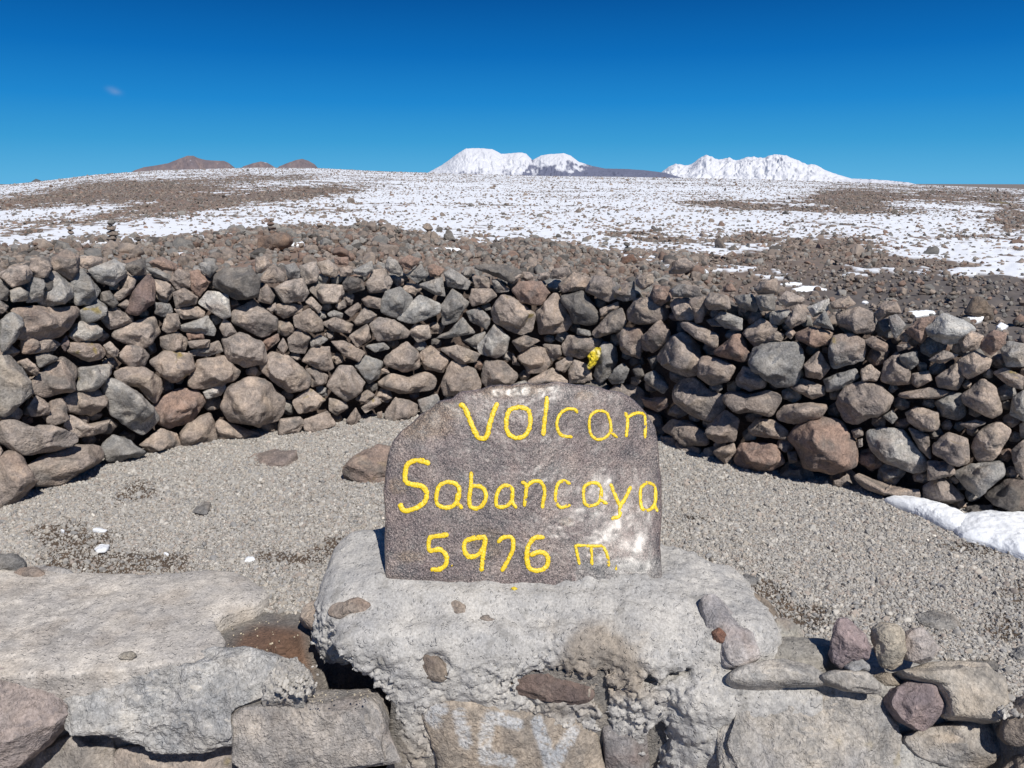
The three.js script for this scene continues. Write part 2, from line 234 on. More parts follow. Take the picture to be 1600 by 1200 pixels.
// ---------------------------------------------------------------- mountains on the horizon
function mountain(name, label, ridgePx, D, depth, o) {
  const pts = ridgePx.map(([x, y]) => { const a = aim(x, y); return [a.az, EYE + a.slope * D]; }), a0 = pts[0][0], a1 = pts[pts.length - 1][0], NX = o.nx ?? 300, NZ = 110, foot = o.foot ?? -130;
  const pos = new Float32Array((NX + 1) * (NZ + 1) * 3), col = new Float32Array(pos.length), index = []; let k = 0;
  for (let j = 0; j <= NZ; j++) for (let i = 0; i <= NX; i++) {
    const a = mix(a0, a1, i / NX), t = j / NZ * 2 - 1, top = table(pts, a), X = a * D, wob = 0.10 * fbm(a * 40, t * 1.5, o.seed, 3), tt = clamp(Math.abs(t + wob * (1 - Math.abs(t))), 0, 1);
    const prof = Math.pow(1 - tt, o.power ?? 1.15), warpA = a * o.gully + 1.7 * fbm(a * 30, t * 4, o.seed + 3, 3), rid = ridged(warpA, t * 4.2 + 0.8 * fbm(a * 45, t * 5, o.seed + 6, 2), o.seed + 8, 5);
    const span = (top - foot) * (1 + (o.jag ?? 0) * fbm(a * 220, 3.3, o.seed, 2)), h = foot + span * prof + span * (o.rough ?? 0.2) * rid * Math.min(1, tt * 3.5) * (1 - Math.pow(tt, 3)) + span * 0.03 * fbm(a * 300, t * 10, o.seed + 5, 3) * Math.min(1, tt * 12), R = D + t * depth;
    pos[k] = Math.sin(a) * R; pos[k + 1] = h; pos[k + 2] = -Math.cos(a) * R;
    const c = o.colour(a, h, t, rid); col[k] = c[0]; col[k + 1] = c[1]; col[k + 2] = c[2]; k += 3;
  }
  for (let j = 0; j < NZ; j++) for (let i = 0; i < NX; i++) { const p = j * (NX + 1) + i; index.push(p, p + 1, p + NX + 1, p + 1, p + NX + 2, p + NX + 1); }
  const g = new THREE.BufferGeometry(); g.setAttribute('position', new THREE.BufferAttribute(pos, 3)); g.setAttribute('color', new THREE.BufferAttribute(col, 3)); g.setIndex(index); g.computeVertexNormals();
  structure(name, g, mat({ roughness: 1 }), label, 'mountain');
}
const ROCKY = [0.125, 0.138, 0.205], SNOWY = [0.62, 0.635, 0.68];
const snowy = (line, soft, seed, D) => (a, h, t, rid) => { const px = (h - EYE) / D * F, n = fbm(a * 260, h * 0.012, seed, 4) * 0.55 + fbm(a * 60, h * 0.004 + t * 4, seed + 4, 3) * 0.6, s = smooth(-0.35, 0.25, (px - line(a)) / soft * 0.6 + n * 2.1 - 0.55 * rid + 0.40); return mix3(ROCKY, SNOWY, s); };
const pxAz = (x) => aim(x, 270).az;
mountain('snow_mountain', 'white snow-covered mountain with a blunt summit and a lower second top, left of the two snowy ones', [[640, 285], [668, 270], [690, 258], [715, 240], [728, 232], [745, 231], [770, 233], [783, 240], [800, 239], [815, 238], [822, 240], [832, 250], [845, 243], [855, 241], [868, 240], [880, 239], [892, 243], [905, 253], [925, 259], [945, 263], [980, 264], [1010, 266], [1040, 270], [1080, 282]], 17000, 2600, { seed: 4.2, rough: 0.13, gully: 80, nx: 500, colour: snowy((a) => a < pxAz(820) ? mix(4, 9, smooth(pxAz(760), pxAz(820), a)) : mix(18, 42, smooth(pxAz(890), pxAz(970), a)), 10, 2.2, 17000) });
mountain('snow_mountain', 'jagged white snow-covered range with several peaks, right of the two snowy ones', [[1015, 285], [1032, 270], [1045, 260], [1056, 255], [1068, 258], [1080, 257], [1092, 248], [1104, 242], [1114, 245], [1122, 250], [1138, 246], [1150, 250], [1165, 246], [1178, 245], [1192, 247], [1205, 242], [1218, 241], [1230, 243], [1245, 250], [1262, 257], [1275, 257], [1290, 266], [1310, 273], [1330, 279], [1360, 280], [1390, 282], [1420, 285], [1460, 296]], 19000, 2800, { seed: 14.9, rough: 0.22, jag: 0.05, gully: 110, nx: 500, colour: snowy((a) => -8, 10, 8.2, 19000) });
const brown = (seed) => (a, h, t) => { const n = fbm(a * 150, h * 0.008, seed, 4), s = smooth(0.42, 0.5, fbm(a * 90 + 5, h * 0.003 + t * 3, seed + 2, 3)); return mix3(mix3([0.155, 0.130, 0.142], [0.215, 0.168, 0.166], smooth(-0.3, 0.4, n)), SNOWY, s * 0.75); };
mountain('brown_mountain', 'brown rocky mountain with a small knob on its summit, largest of the three on the left', [[195, 275], [210, 266], [225, 261], [240, 259], [262, 255], [280, 248], [293, 243], [302, 243], [310, 247], [322, 250], [338, 251], [350, 251], [358, 255], [368, 263], [380, 272]], 12000, 1500, { seed: 21.3, gully: 70, nx: 220, foot: -70, colour: brown(3.3) });
mountain('brown_mountain', 'small brown hill with a streak of snow, middle one of the three on the left', [[365, 274], [380, 260], [395, 255], [408, 252], [417, 254], [428, 260], [440, 270]], 12000, 900, { seed: 31.3, gully: 70, nx: 120, foot: -70, colour: brown(5.3) });
mountain('brown_mountain', 'dark brown dome-shaped hill, rightmost of the three on the left', [[422, 274], [436, 260], [448, 255], [462, 250], [472, 248], [482, 251], [492, 257], [500, 266], [508, 274]], 11000, 900, { seed: 41.3, gully: 70, nx: 120, foot: -70, colour: (a, h, t) => brown(7.3)(a, h, t).map((v) => Math.min(v, 0.20)) });
mountain('brown_mountain', 'tiny dark hilltop just above the snowy slope at the far left edge', [[40, 292], [50, 283], [56, 279], [62, 281], [70, 286], [80, 292]], 3000, 160, { seed: 51.3, gully: 60, nx: 50, foot: -40, colour: () => [0.10, 0.105, 0.11] });

// ---------------------------------------------------------------- yard floor: fine soil with loose gravel on it
const dampSpots = [[120, 850, 90, 40], [190, 885, 90, 20], [270, 880, 40, 14], [450, 872, 70, 22], [540, 852, 50, 14], [215, 770, 50, 22], [1250, 965, 70, 26], [1200, 925, 50, 14], [1530, 860, 70, 18], [1560, 985, 60, 26], [1590, 930, 40, 30], [1180, 915, 30, 12], [1090, 812, 40, 6], [90, 830, 40, 12]];
const damp = (px, py) => { let s = 0; for (const [cx, cy, rx, ry] of dampSpots) { const dx = (px - cx) / rx, dy = (py - cy) / ry; s += Math.exp(-dx * dx - dy * dy); } return s; };
const hollow = (x, z) => smooth(1.15, 0.85, Math.hypot((x + 0.575) / 0.19, (z + 2.28) / 0.14) + 0.2 * noise3(x * 14, z * 14, 2));   // dark hole under the left end of the plinth
const yardHeight = (x, z) => -0.5 * hollow(x, z) + 0.020 * fbm(x * 1.1, z * 1.1, 4.1, 3) + 0.008 * fbm(x * 7, z * 7, 1.1, 2);
{
  const NX = 370, NZ = 190, pos = new Float32Array((NX + 1) * (NZ + 1) * 3), col = new Float32Array(pos.length), index = []; let k = 0;
  for (let j = 0; j <= NZ; j++) for (let i = 0; i <= NX; i++) {
    const x = mix(-6.4, 6.4, i / NX), edge = mix(2.20, 1.92, smooth(1.42, 1.50, x)), z = j < 3 ? -edge : mix(-edge, -6.3, (j - 2) / (NZ - 2)), [px, py] = toPx(x, 0, z), d = damp(px, py), f = 1 + 0.25 * fbm(x * 14, z * 14, 3, 3);
    let c = mix3([0.30, 0.275, 0.245], [0.150, 0.108, 0.076], smooth(0.25, 0.8, d + 0.55 * fbm(x * 6, z * 6, 7, 3))), red = smooth(0.5, 0.8, Math.exp(-(((px - 430) / 120) ** 2) - ((py - 1030) / 85) ** 2) + 0.2 * fbm(x * 9, z * 9, 1, 3)); c = mix3(c, [0.20, 0.118, 0.080], red).map((v) => v * f);
    pos.set([x, j < 2 ? -0.6 + 0.3 * j : yardHeight(x, z), z], k); col.set(c, k); k += 3;
  }
  for (let j = 0; j < NZ; j++) for (let i = 0; i < NX; i++) { const p = j * (NX + 1) + i; index.push(p, p + 1, p + NX + 1, p + 1, p + NX + 2, p + NX + 1); }
  structure('yard_ground', finish(pos, col, new Uint32Array(index), 3), ROCK, 'sandy yard floor under the gravel inside the curved wall', 'ground');
}
// small stone shapes shared by gravel, rubble and cairns
function pebble(seed, detail, cutsN = 8) {
  const r = rng(seed), { dirs, index } = ball(detail), pos = new Float32Array(dirs.length), col = new Float32Array(dirs.length), cuts = [];
  for (let k = 0; k < cutsN; k++) { const z = r() * 2 - 1, a = r() * 6.28, s = Math.sqrt(1 - z * z); cuts.push([s * Math.cos(a), s * Math.sin(a), z, 0.5 + r() * 0.32]); }
  for (let i = 0; i < dirs.length; i += 3) {
    const x = dirs[i], y = dirs[i + 1], z = dirs[i + 2]; let k = 1; for (const c of cuts) { const d = c[0] * x + c[1] * y + c[2] * z; if (d > 0.05) k = Math.min(k, c[3] / d); }
    k *= 1 + 0.10 * fbm(x * 2 + seed, y * 2, z * 2, 2); if (detail > 3) k *= 1 + 0.05 * ridged(x * 4 + seed, y * 4, z * 4, 3);
    pos.set([x * k, y * k, z * k], i); const f = detail > 2 ? 0.92 + 0.22 * fbm(x * 3, y * 3 + seed, z * 3, 3) : 1; col.set([f, f * 0.99, f * 0.97], i);
  }
  return finish(pos, col, index, seed, 0.5);
}
const flat = (g) => { g.computeVertexNormals(); return g; };            // unshared corners: faces stay crisp
function scatter(name, label, category, geo, material, items) {
  const m = new THREE.InstancedMesh(geo, material, items.length), M = new THREE.Matrix4(), Q = new THREE.Quaternion(), E = new THREE.Euler(), C = new THREE.Color(); m.name = numbered(name);
  items.forEach((s, i) => { E.set(s.rot[0], s.rot[1], s.rot[2]); Q.setFromEuler(E); M.compose(V3(...s.p), Q, V3(...s.s)); m.setMatrixAt(i, M); m.setColorAt(i, C.setRGB(...s.c)); });
  m.castShadow = m.receiveShadow = true; scene.add(m); return tag(m, label, category, null, 'stuff');
}
const gravelTones = [[0.37, 0.355, 0.33], [0.34, 0.32, 0.295], [0.41, 0.39, 0.36], [0.30, 0.285, 0.265], [0.38, 0.345, 0.30], [0.27, 0.265, 0.26], [0.47, 0.445, 0.405], [0.335, 0.29, 0.255]];
{
  const r = rng(9), lists = [[], []];
  for (let n = 0; n < 640000; n++) {
    const az = mix(-1.0, 1.0, r()), R1 = footR(az) + 0.15, R = Math.sqrt(mix(2.0 * 2.0, R1 * R1, r())), x = Math.sin(az) * R, z = -Math.cos(az) * R, [px, py] = toPx(x, 0, z);
    if ((-z < 2.27 && px < 1560) || px < -1000 || px > 2600 || ((px < -80 || px > 1680) && r() < 0.5) || py > 1120 || (py > 930 && px < 330) || (py > 958 && px < 620) || (py > 990 && px < 1240)) continue;
    const d = damp(px, py) + 0.55 * fbm(x * 6, z * 6, 7, 3); if (d > 0.35 && r() < 0.72 * smooth(0.35, 0.9, d)) continue;
    const big = r(), s = (big < 0.012 ? mix(0.010, 0.020, r()) : big < 0.25 ? mix(0.006, 0.011, r()) : mix(0.0032, 0.0062, r())) * 0.80, t = gravelTones[Math.floor(r() * gravelTones.length)], k = 0.85 + r() * 0.3, bright = r() < 0.012 ? 1.5 : 1;
    lists[n & 1].push({ p: [x, yardHeight(x, z) + s * 0.35, z], rot: [r() * 6.28, r() * 6.28, r() * 6.28], s: [s * (0.8 + r() * 0.6), s * (0.5 + r() * 0.45), s * (0.8 + r() * 0.6)], c: t.map((v) => v * k * bright * (d > 0.6 ? 0.9 : 1)) });
  }
  const plain = new THREE.MeshStandardMaterial({ roughness: 0.95 });
  const one = flat(pebble(3, 1, 10)), two = flat(pebble(8, 1, 9)); for (const g of [one, two]) { g.deleteAttribute('color'); g.deleteAttribute('uv'); }
  scatter('gravel', 'loose grey-brown gravel spread over the yard in front of the wall', 'gravel', one, plain, lists[0]);
  scatter('gravel', 'loose grey-brown gravel spread over the yard in front of the wall', 'gravel', two, plain, lists[1]);
}

// ---------------------------------------------------------------- wall stones: outlines as seen in the photograph (crops of 4 x scale), first letter is the tone
const outlines = [];
const read = (ox, oy, text) => { for (const line of text.trim().split('\n')) { const [tone, ...rest] = line.trim().split(' '); outlines.push({ tone, px: rest.map((s) => { const [x, y] = s.split(',').map(Number); return [ox + x / 4, oy + y / 4]; }) }); } };
read(0, 380, `
t 5,215 50,150 150,140 180,190 150,250 70,275
b 195,95 300,85 330,150 300,210 240,220 195,170
b 340,90 420,40 490,80 495,170 450,225 340,160
t 490,85 570,80 630,95 630,140 540,160 495,130
l 540,165 700,105 785,140 780,200 700,265 600,240
d 785,130 895,90 905,195 830,200 780,160
r 930,120 1020,85 1110,130 1110,175 1020,165
g 910,150 980,160 1070,200 1060,240 960,205
l 180,210 265,225 260,360 165,370 160,320
l 260,250 340,175 470,270 460,340 340,395 255,380
g 450,240 510,160 635,295 600,345 560,380 480,385
t 790,190 840,220 820,310 750,360 705,325 770,280
p 915,195 960,230 960,370 850,450 785,435 830,300
t 960,230 1040,235 1095,290 1080,330 1040,380 960,320
l 50,300 100,275 165,310 150,360 60,370
d 0,230 55,290 55,360 0,350
b 0,350 75,395 30,440 0,420
b 1060,230 1110,160 1190,190 1190,280 1110,290
r 1190,180 1240,165 1320,240 1250,340 1190,280
g 1245,125 1320,110 1365,155 1310,215 1260,170
d 1340,200 1400,160 1560,155 1620,220 1610,330 1480,355 1335,265
b 1080,310 1150,280 1235,335 1225,380 1100,405
w 1240,370 1300,300 1420,320 1435,450 1390,470 1260,390
t 1090,410 1240,395 1280,430 1270,465 1140,475
g 965,370 1060,380 1075,430 1020,460 965,440
b 1010,540 1040,440 1110,440 1125,530 1050,560
l 1115,520 1300,455 1350,540 1340,580 1140,550
b 1370,530 1400,470 1440,500 1480,560 1400,585
d 630,310 680,295 735,380 700,405 640,360
g 500,430 610,340 680,400 650,470 540,500
b 740,390 790,350 820,375 790,415
b 650,480 720,390 840,460 845,500 700,540
t 710,560 840,500 970,455 1015,560 900,655 720,600
b 75,410 250,395 380,410 480,390 495,440 370,580 200,600 90,590 130,500
g 0,480 60,435 120,460 105,570 40,660 0,680
w 445,580 510,490 600,500 640,570 600,610 500,620
t 140,600 190,565 240,610 215,690 150,690
b 210,620 290,580 385,630 340,670 210,690
p 385,630 420,575 440,610 415,680
b 420,680 440,620 620,630 665,680 640,720 560,740
t 640,640 680,615 735,670 710,715 670,690
b 740,700 790,640 880,645 930,700 900,770 810,780
t 1005,590 1110,555 1175,600 1160,670 1070,685 1010,650
r 1165,560 1270,565 1280,600 1180,605
b 1170,610 1310,600 1300,650 1190,655
g 1180,680 1370,610 1400,680 1300,710 1200,705
b 1390,600 1500,565 1640,620 1670,740 1540,770 1430,740
b 1450,430 1590,360 1660,420 1735,470 1735,540 1640,590 1460,500
b 930,740 1020,675 1190,690 1210,780 1080,870 1010,830
t 1180,860 1240,730 1400,705 1500,800 1470,850 1350,900 1180,905
g 0,700 60,700 150,800 210,930 40,1080 0,1080
t 120,740 170,720 245,790 220,830 150,780
b 225,850 400,710 500,770 500,830 420,930 300,965 225,930
l 500,780 690,755 690,820 560,920 470,920 500,850
g 230,700 300,685 360,730 250,780
b 700,810 760,780 890,775 1000,850 1000,920 960,1010 860,900 740,870
`);
read(0, 580, `
l 625,50 700,50 870,150 985,300 880,400 690,270 640,150
r 970,200 1130,110 1240,130 1295,190 1200,310 1070,360 980,320
t 400,190 450,140 610,110 660,160 640,240 590,275 420,250
t 185,230 240,150 315,205 310,270 210,285
b 320,190 380,170 410,220 390,300 330,340 290,320
t 400,340 440,270 560,340 680,300 650,380 480,415
b 0,310 100,305 200,370 240,340 410,380 445,440 380,490 120,525 40,450
b 155,600 250,540 480,465 600,465 635,540 460,650 340,710 180,710
b 0,540 60,500 120,545 150,640 185,730 130,820 50,880 -40,890
g 615,480 700,395 790,430 890,510 850,560 660,560
t 870,460 1000,360 1100,390 1130,470 1080,500 960,510
b 1130,380 1170,330 1310,260 1350,350 1350,430 1180,485 1130,450
t 1345,340 1380,305 1580,380 1640,390 1600,430 1480,455 1370,430
w 1270,130 1390,60 1415,110 1380,150 1290,175
b 1385,220 1430,100 1560,40 1660,60 1770,170 1770,240 1740,300 1600,330 1450,310
b 0,440 40,500 0,550
b 130,550 180,540 190,580 140,600
`);
read(400, 380, `
t 0,90 60,80 90,130 40,185 0,190
b 25,220 110,130 190,200 170,240 50,250
g 180,140 240,125 275,170 270,220 200,220
t 275,140 380,115 400,200 380,240 310,260 285,200
t 385,120 460,105 525,160 500,215 420,190
l 600,170 720,110 730,170 680,210 620,190
r 490,90 580,85 580,140 500,130
b 525,150 600,145 610,200 530,210
d 545,250 580,210 670,210 680,290 600,310 550,290
t 690,250 735,170 800,160 855,240 830,300 710,310
l 810,150 820,100 870,100 920,160 915,205 830,180
r 890,110 950,75 1030,100 960,170 920,150
g 935,200 1030,130 1080,200 1010,250
r 1070,150 1110,130 1180,160 1150,205 1090,210
g 1175,190 1220,155 1340,240 1320,290 1200,270
d 1340,150 1420,130 1600,140 1660,180 1600,250 1480,200
b 1350,205 1460,210 1460,285 1370,270
g 1470,230 1510,225 1590,300 1500,310
g 1010,260 1165,210 1180,330 1120,320
t 115,280 180,240 290,220 325,310 290,360 170,370
b 0,310 65,255 115,330 90,380 10,360
t 335,290 400,255 540,265 555,320 500,370 420,375
b 120,390 180,370 295,390 290,430 180,470 130,440
t 305,365 350,335 415,400 390,440
b 65,410 120,370 130,420 90,430
b 235,460 330,410 410,480 410,540 330,555 240,520
g 450,440 490,420 550,440 540,470 460,460
b 415,500 500,465 610,510 590,565 480,550
t 615,490 680,400 755,450 720,490 630,515
b 555,430 640,370 665,400 600,465
t 500,390 550,355 570,400 520,420
b 655,350 700,330 790,350 770,410 690,395
g 785,360 810,300 900,275 970,340 960,400 870,465 780,430
l 870,470 1020,325 1150,380 1140,440 980,500
g 1160,390 1230,285 1330,370 1250,490 1165,510
b 1330,350 1350,285 1470,285 1505,330 1450,370 1350,395
g 1315,430 1390,405 1470,470 1440,540 1340,490
b 1475,410 1540,325 1600,340 1740,440 1725,540 1660,570 1500,500
g 1090,590 1200,560 1290,460 1370,560 1200,590
t 960,560 990,510 1080,515 1095,590 1010,620
b 710,510 770,465 860,480 960,550 940,590 760,610
t 580,580 690,505 715,590 630,650
l 1390,640 1490,510 1585,590 1560,680 1500,715 1400,690
l 1290,610 1440,550 1390,670
g 680,640 800,620 840,660 740,680
b 800,720 935,615 1010,680 1020,770 930,805 810,760
b 465,615 550,610 680,680 640,740 560,710
g 625,770 690,705 800,745 770,840 710,880
b 200,600 290,520 345,590 310,690 220,680
g 340,610 400,575 455,600 400,640 345,650
r 20,630 140,565 150,610 60,680
b 135,650 170,590 200,650 170,700
b 290,740 350,655 460,650 485,780 440,800
b 25,760 100,680 200,710 340,830 330,900 210,930 130,880 40,800
b 315,790 370,780 455,830 440,880 350,900
b 440,890 520,760 600,770 675,870 650,920 560,985 460,910
b 1020,700 1090,640 1210,730 1170,810 1060,790
t 1145,660 1260,635 1400,690 1370,740 1280,750
t 760,870 850,815 960,840 1080,800 1130,850 1110,920 900,940 780,900
b 1160,880 1230,730 1370,790 1405,880 1390,930 1180,955
b 1410,860 1430,740 1540,735 1640,830 1600,880 1450,900
t 785,790 820,780 840,815 790,820
`);
read(400, 580, `
t 230,190 340,110 435,180 380,240 270,270
t 460,170 560,190 580,230 510,280 460,250
t 150,300 270,285 310,320 260,380 140,400
b 300,300 440,250 500,330 400,380 300,370
b 560,310 620,225 655,290 600,350
l 650,310 720,290 800,300 790,360 660,370
b 805,260 870,165 970,190 1010,210 1000,270 880,345 810,330
g 1015,180 1130,140 1150,200 1120,260 1030,260
b 620,180 700,120 745,150 690,205
t 660,230 760,160 790,200 690,265
b 0,390 60,420 30,440 0,430
b 760,260 790,250 790,295 760,295
`);
read(800, 380, `
r 5,290 60,240 180,240 235,310 180,385 60,370
b 285,260 380,185 490,220 470,280 320,310
b 460,300 520,205 620,220 650,340 600,365
g 620,280 760,240 770,350 690,360 640,340
t 790,200 890,195 895,250 830,290 785,260
r 855,340 890,265 980,270 970,360 930,390
g 980,290 1040,255 1160,270 1160,340 1000,335
b 145,430 270,310 370,490 340,550 170,570
d 310,330 440,300 550,460 520,510 390,500
t 555,410 660,365 665,405 570,465
b 505,560 620,440 690,405 720,490 690,540 540,590
b 720,430 770,350 850,340 945,420 930,490 800,505 730,480
t 975,380 1010,345 1090,350 1135,400 1110,480 1020,480
b 1155,340 1220,330 1200,490 1155,500
t 1220,380 1250,310 1360,330 1375,410 1240,415
g 1375,330 1480,320 1520,370 1510,430 1400,400
g 1530,330 1640,320 1650,420 1560,420
l 1260,470 1300,425 1430,470 1430,545 1330,530
b 1190,480 1250,470 1320,520 1230,520
b 1060,500 1110,490 1290,570 1280,660 1150,590
t 1430,560 1540,475 1640,520 1620,610 1510,655
r 1260,680 1410,565 1485,700 1450,745 1290,705
b 660,570 700,530 810,535 820,600 800,720 700,680
b 810,600 930,480 990,560 970,610 890,680 830,660
b 890,720 980,590 1050,560 1120,610 1180,740 1150,820 1080,830 950,780
g 850,820 900,795 990,900 960,940 870,880
g 610,840 700,750 740,790 700,870 630,880
d 740,790 790,760 815,830 770,855
g 505,830 570,615 640,650 650,740 600,830 550,875
b 310,640 350,575 560,600 540,660 440,720 320,700
t 355,800 390,730 470,760 500,850 440,870 360,870
t 275,750 370,695 380,740 330,810 280,785
b 35,710 110,645 200,660 240,750 200,810 100,815
b 180,630 300,640 305,700 250,740 200,650
b 0,610 80,575 180,605 120,640 50,680
t 100,860 250,780 350,860 340,880 100,890
b 0,680 50,770 0,760
t 1180,830 1210,705 1340,740 1410,770 1360,860 1260,885
t 1390,850 1440,775 1530,800 1580,850 1570,900 1480,925 1400,890
g 1490,760 1520,650 1640,625 1790,625 1820,700 1810,790 1780,880 1660,890 1600,850
t 1500,290 1540,240 1640,220 1640,310 1530,320
r 1300,270 1350,250 1385,300 1310,305
b 950,190 1060,90 1130,140 1050,190
b 240,220 260,160 350,150 370,190 300,220
t 0,200 60,190 40,230 0,260
g 415,530 490,545 500,580 410,570
d 830,720 920,690 860,790
`);
read(1000, 580, `
t 195,110 250,55 320,45 430,140 510,150 495,270 440,320 300,270 200,190
b 530,150 560,125 690,150 800,120 880,150 880,190 820,285 700,250 620,260 540,200
b 430,360 540,240 625,300 600,430 500,445 440,410
b 665,360 720,300 830,310 915,380 900,430 700,405
b 850,270 900,215 1030,200 1170,220 1130,290 960,330 870,310
b 125,370 200,300 330,340 420,400 420,465 280,460 200,400
r 0,150 50,170 160,160 170,220 110,255 30,220
t 460,500 590,445 600,500 540,580 480,530
r 580,560 620,450 830,460 900,570 820,620 730,625 620,600
r 920,420 1000,330 1100,300 1250,310 1345,450 1350,590 1180,635 1030,600 980,470
t 125,410 215,420 215,500 140,520
b 220,440 360,480 360,520 220,515
d 925,500 980,500 990,560 940,570
t 930,90 1010,50 1150,100 1150,150 1070,170
g 1145,70 1220,20 1330,0 1370,40 1280,100 1180,130
b 1230,200 1280,100 1400,70 1500,100 1580,170 1530,250 1350,330 1270,300
b 1320,370 1380,350 1395,400 1340,420
g 1360,430 1390,420 1390,470 1360,480
l 1520,280 1580,240 1610,290 1580,330
`);
read(1200, 420, `
t 55,190 110,140 220,180 210,210 110,240
l 0,270 120,255 140,300 60,350 0,340
b 110,330 190,220 245,290 230,330 150,370
w 240,240 380,185 370,260 280,305
g 280,345 360,260 415,380
b 420,280 560,240 660,280 660,390 560,400 440,350
t 390,210 500,170 550,220 480,250 400,250
b 660,280 730,200 800,210 830,280 760,290 690,330
g 760,300 810,285 860,350 840,390 800,440 780,400
r 850,390 950,310 1040,300 1000,400 960,470
w 980,370 1090,280 1230,330 1300,380 1180,465 1100,470 1000,420
t 1190,450 1270,390 1345,420 1310,500 1220,520
r 1330,450 1410,385 1490,400 1480,470 1400,540 1330,500
g 1450,500 1500,455 1600,470 1600,610 1490,610
r 175,400 260,365 400,400 380,470 290,490 170,440
t 100,410 140,370 170,400 140,440
b 0,430 60,390 95,410 80,460 0,465
g 385,500 410,420 520,405 610,450 605,570 480,600 420,625 390,580
b 230,600 320,510 385,620 330,690 240,670
g 340,690 540,625 570,680 440,760 370,770
t 580,630 640,600 700,650 680,700 590,700
b 600,450 660,420 750,470 740,520 660,500
b 705,700 720,590 800,520 880,630 890,720 780,730
g 820,540 930,515 940,590 890,630 840,590
b 895,660 1000,640 1020,700 930,745 895,720
b 800,480 870,465 890,490 810,520
b 1000,570 1100,510 1200,540 1080,590
t 1185,580 1280,510 1400,570 1380,620 1250,695 1190,640
t 130,740 200,690 340,745 350,790 270,815
b 800,780 1000,745 1140,770 1060,810 840,810
t 1210,790 1340,685 1420,740 1465,890 1400,930 1230,840
b 1400,650 1480,620 1600,680 1590,760 1500,730
b 1050,680 1180,590 1240,660 1180,760 1060,740
`);
read(1200, 600, `
t 855,180 930,150 1060,180 1060,280 960,300 880,240
l 610,300 700,280 840,295 920,400 990,490 980,550 900,560 720,490 640,420
b 530,560 600,560 740,660 940,640 950,690 920,735 720,690 600,640
b 965,650 1060,580 1120,620 1230,720 1150,750 980,745
b 1030,380 1130,300 1250,340 1260,480 1200,505 1040,430
t 1275,400 1310,300 1450,240 1520,290 1450,430 1400,480 1310,480
g 1165,550 1270,500 1460,490 1480,560 1320,700 1230,640
d 1350,700 1480,610 1600,600 1620,780 1500,810
b 1190,245 1300,220 1370,240 1270,280
b 1520,420 1600,350 1640,450 1600,600 1550,540
g 1510,190 1530,90 1600,40 1650,150 1600,240
b 1000,480 1150,480 1170,560 1000,600
d 1240,770 1400,760 1420,840 1250,840
l 1210,810 1290,830 1260,860
b 870,270 1000,320 1020,480 940,400
`);
const wall = base('dry_stone_wall', wallPoint(0, 0));
tag(wall, 'curved dry stone wall of rough brown and grey stones enclosing the gravel yard', 'wall');
const inside = (p, x, y) => { let c = false; for (let i = 0, j = p.length - 1; i < p.length; j = i++) if ((p[i][1] > y) !== (p[j][1] > y) && x < (p[j][0] - p[i][0]) * (y - p[i][1]) / (p[j][1] - p[i][1]) + p[i][0]) c = !c; return c; };
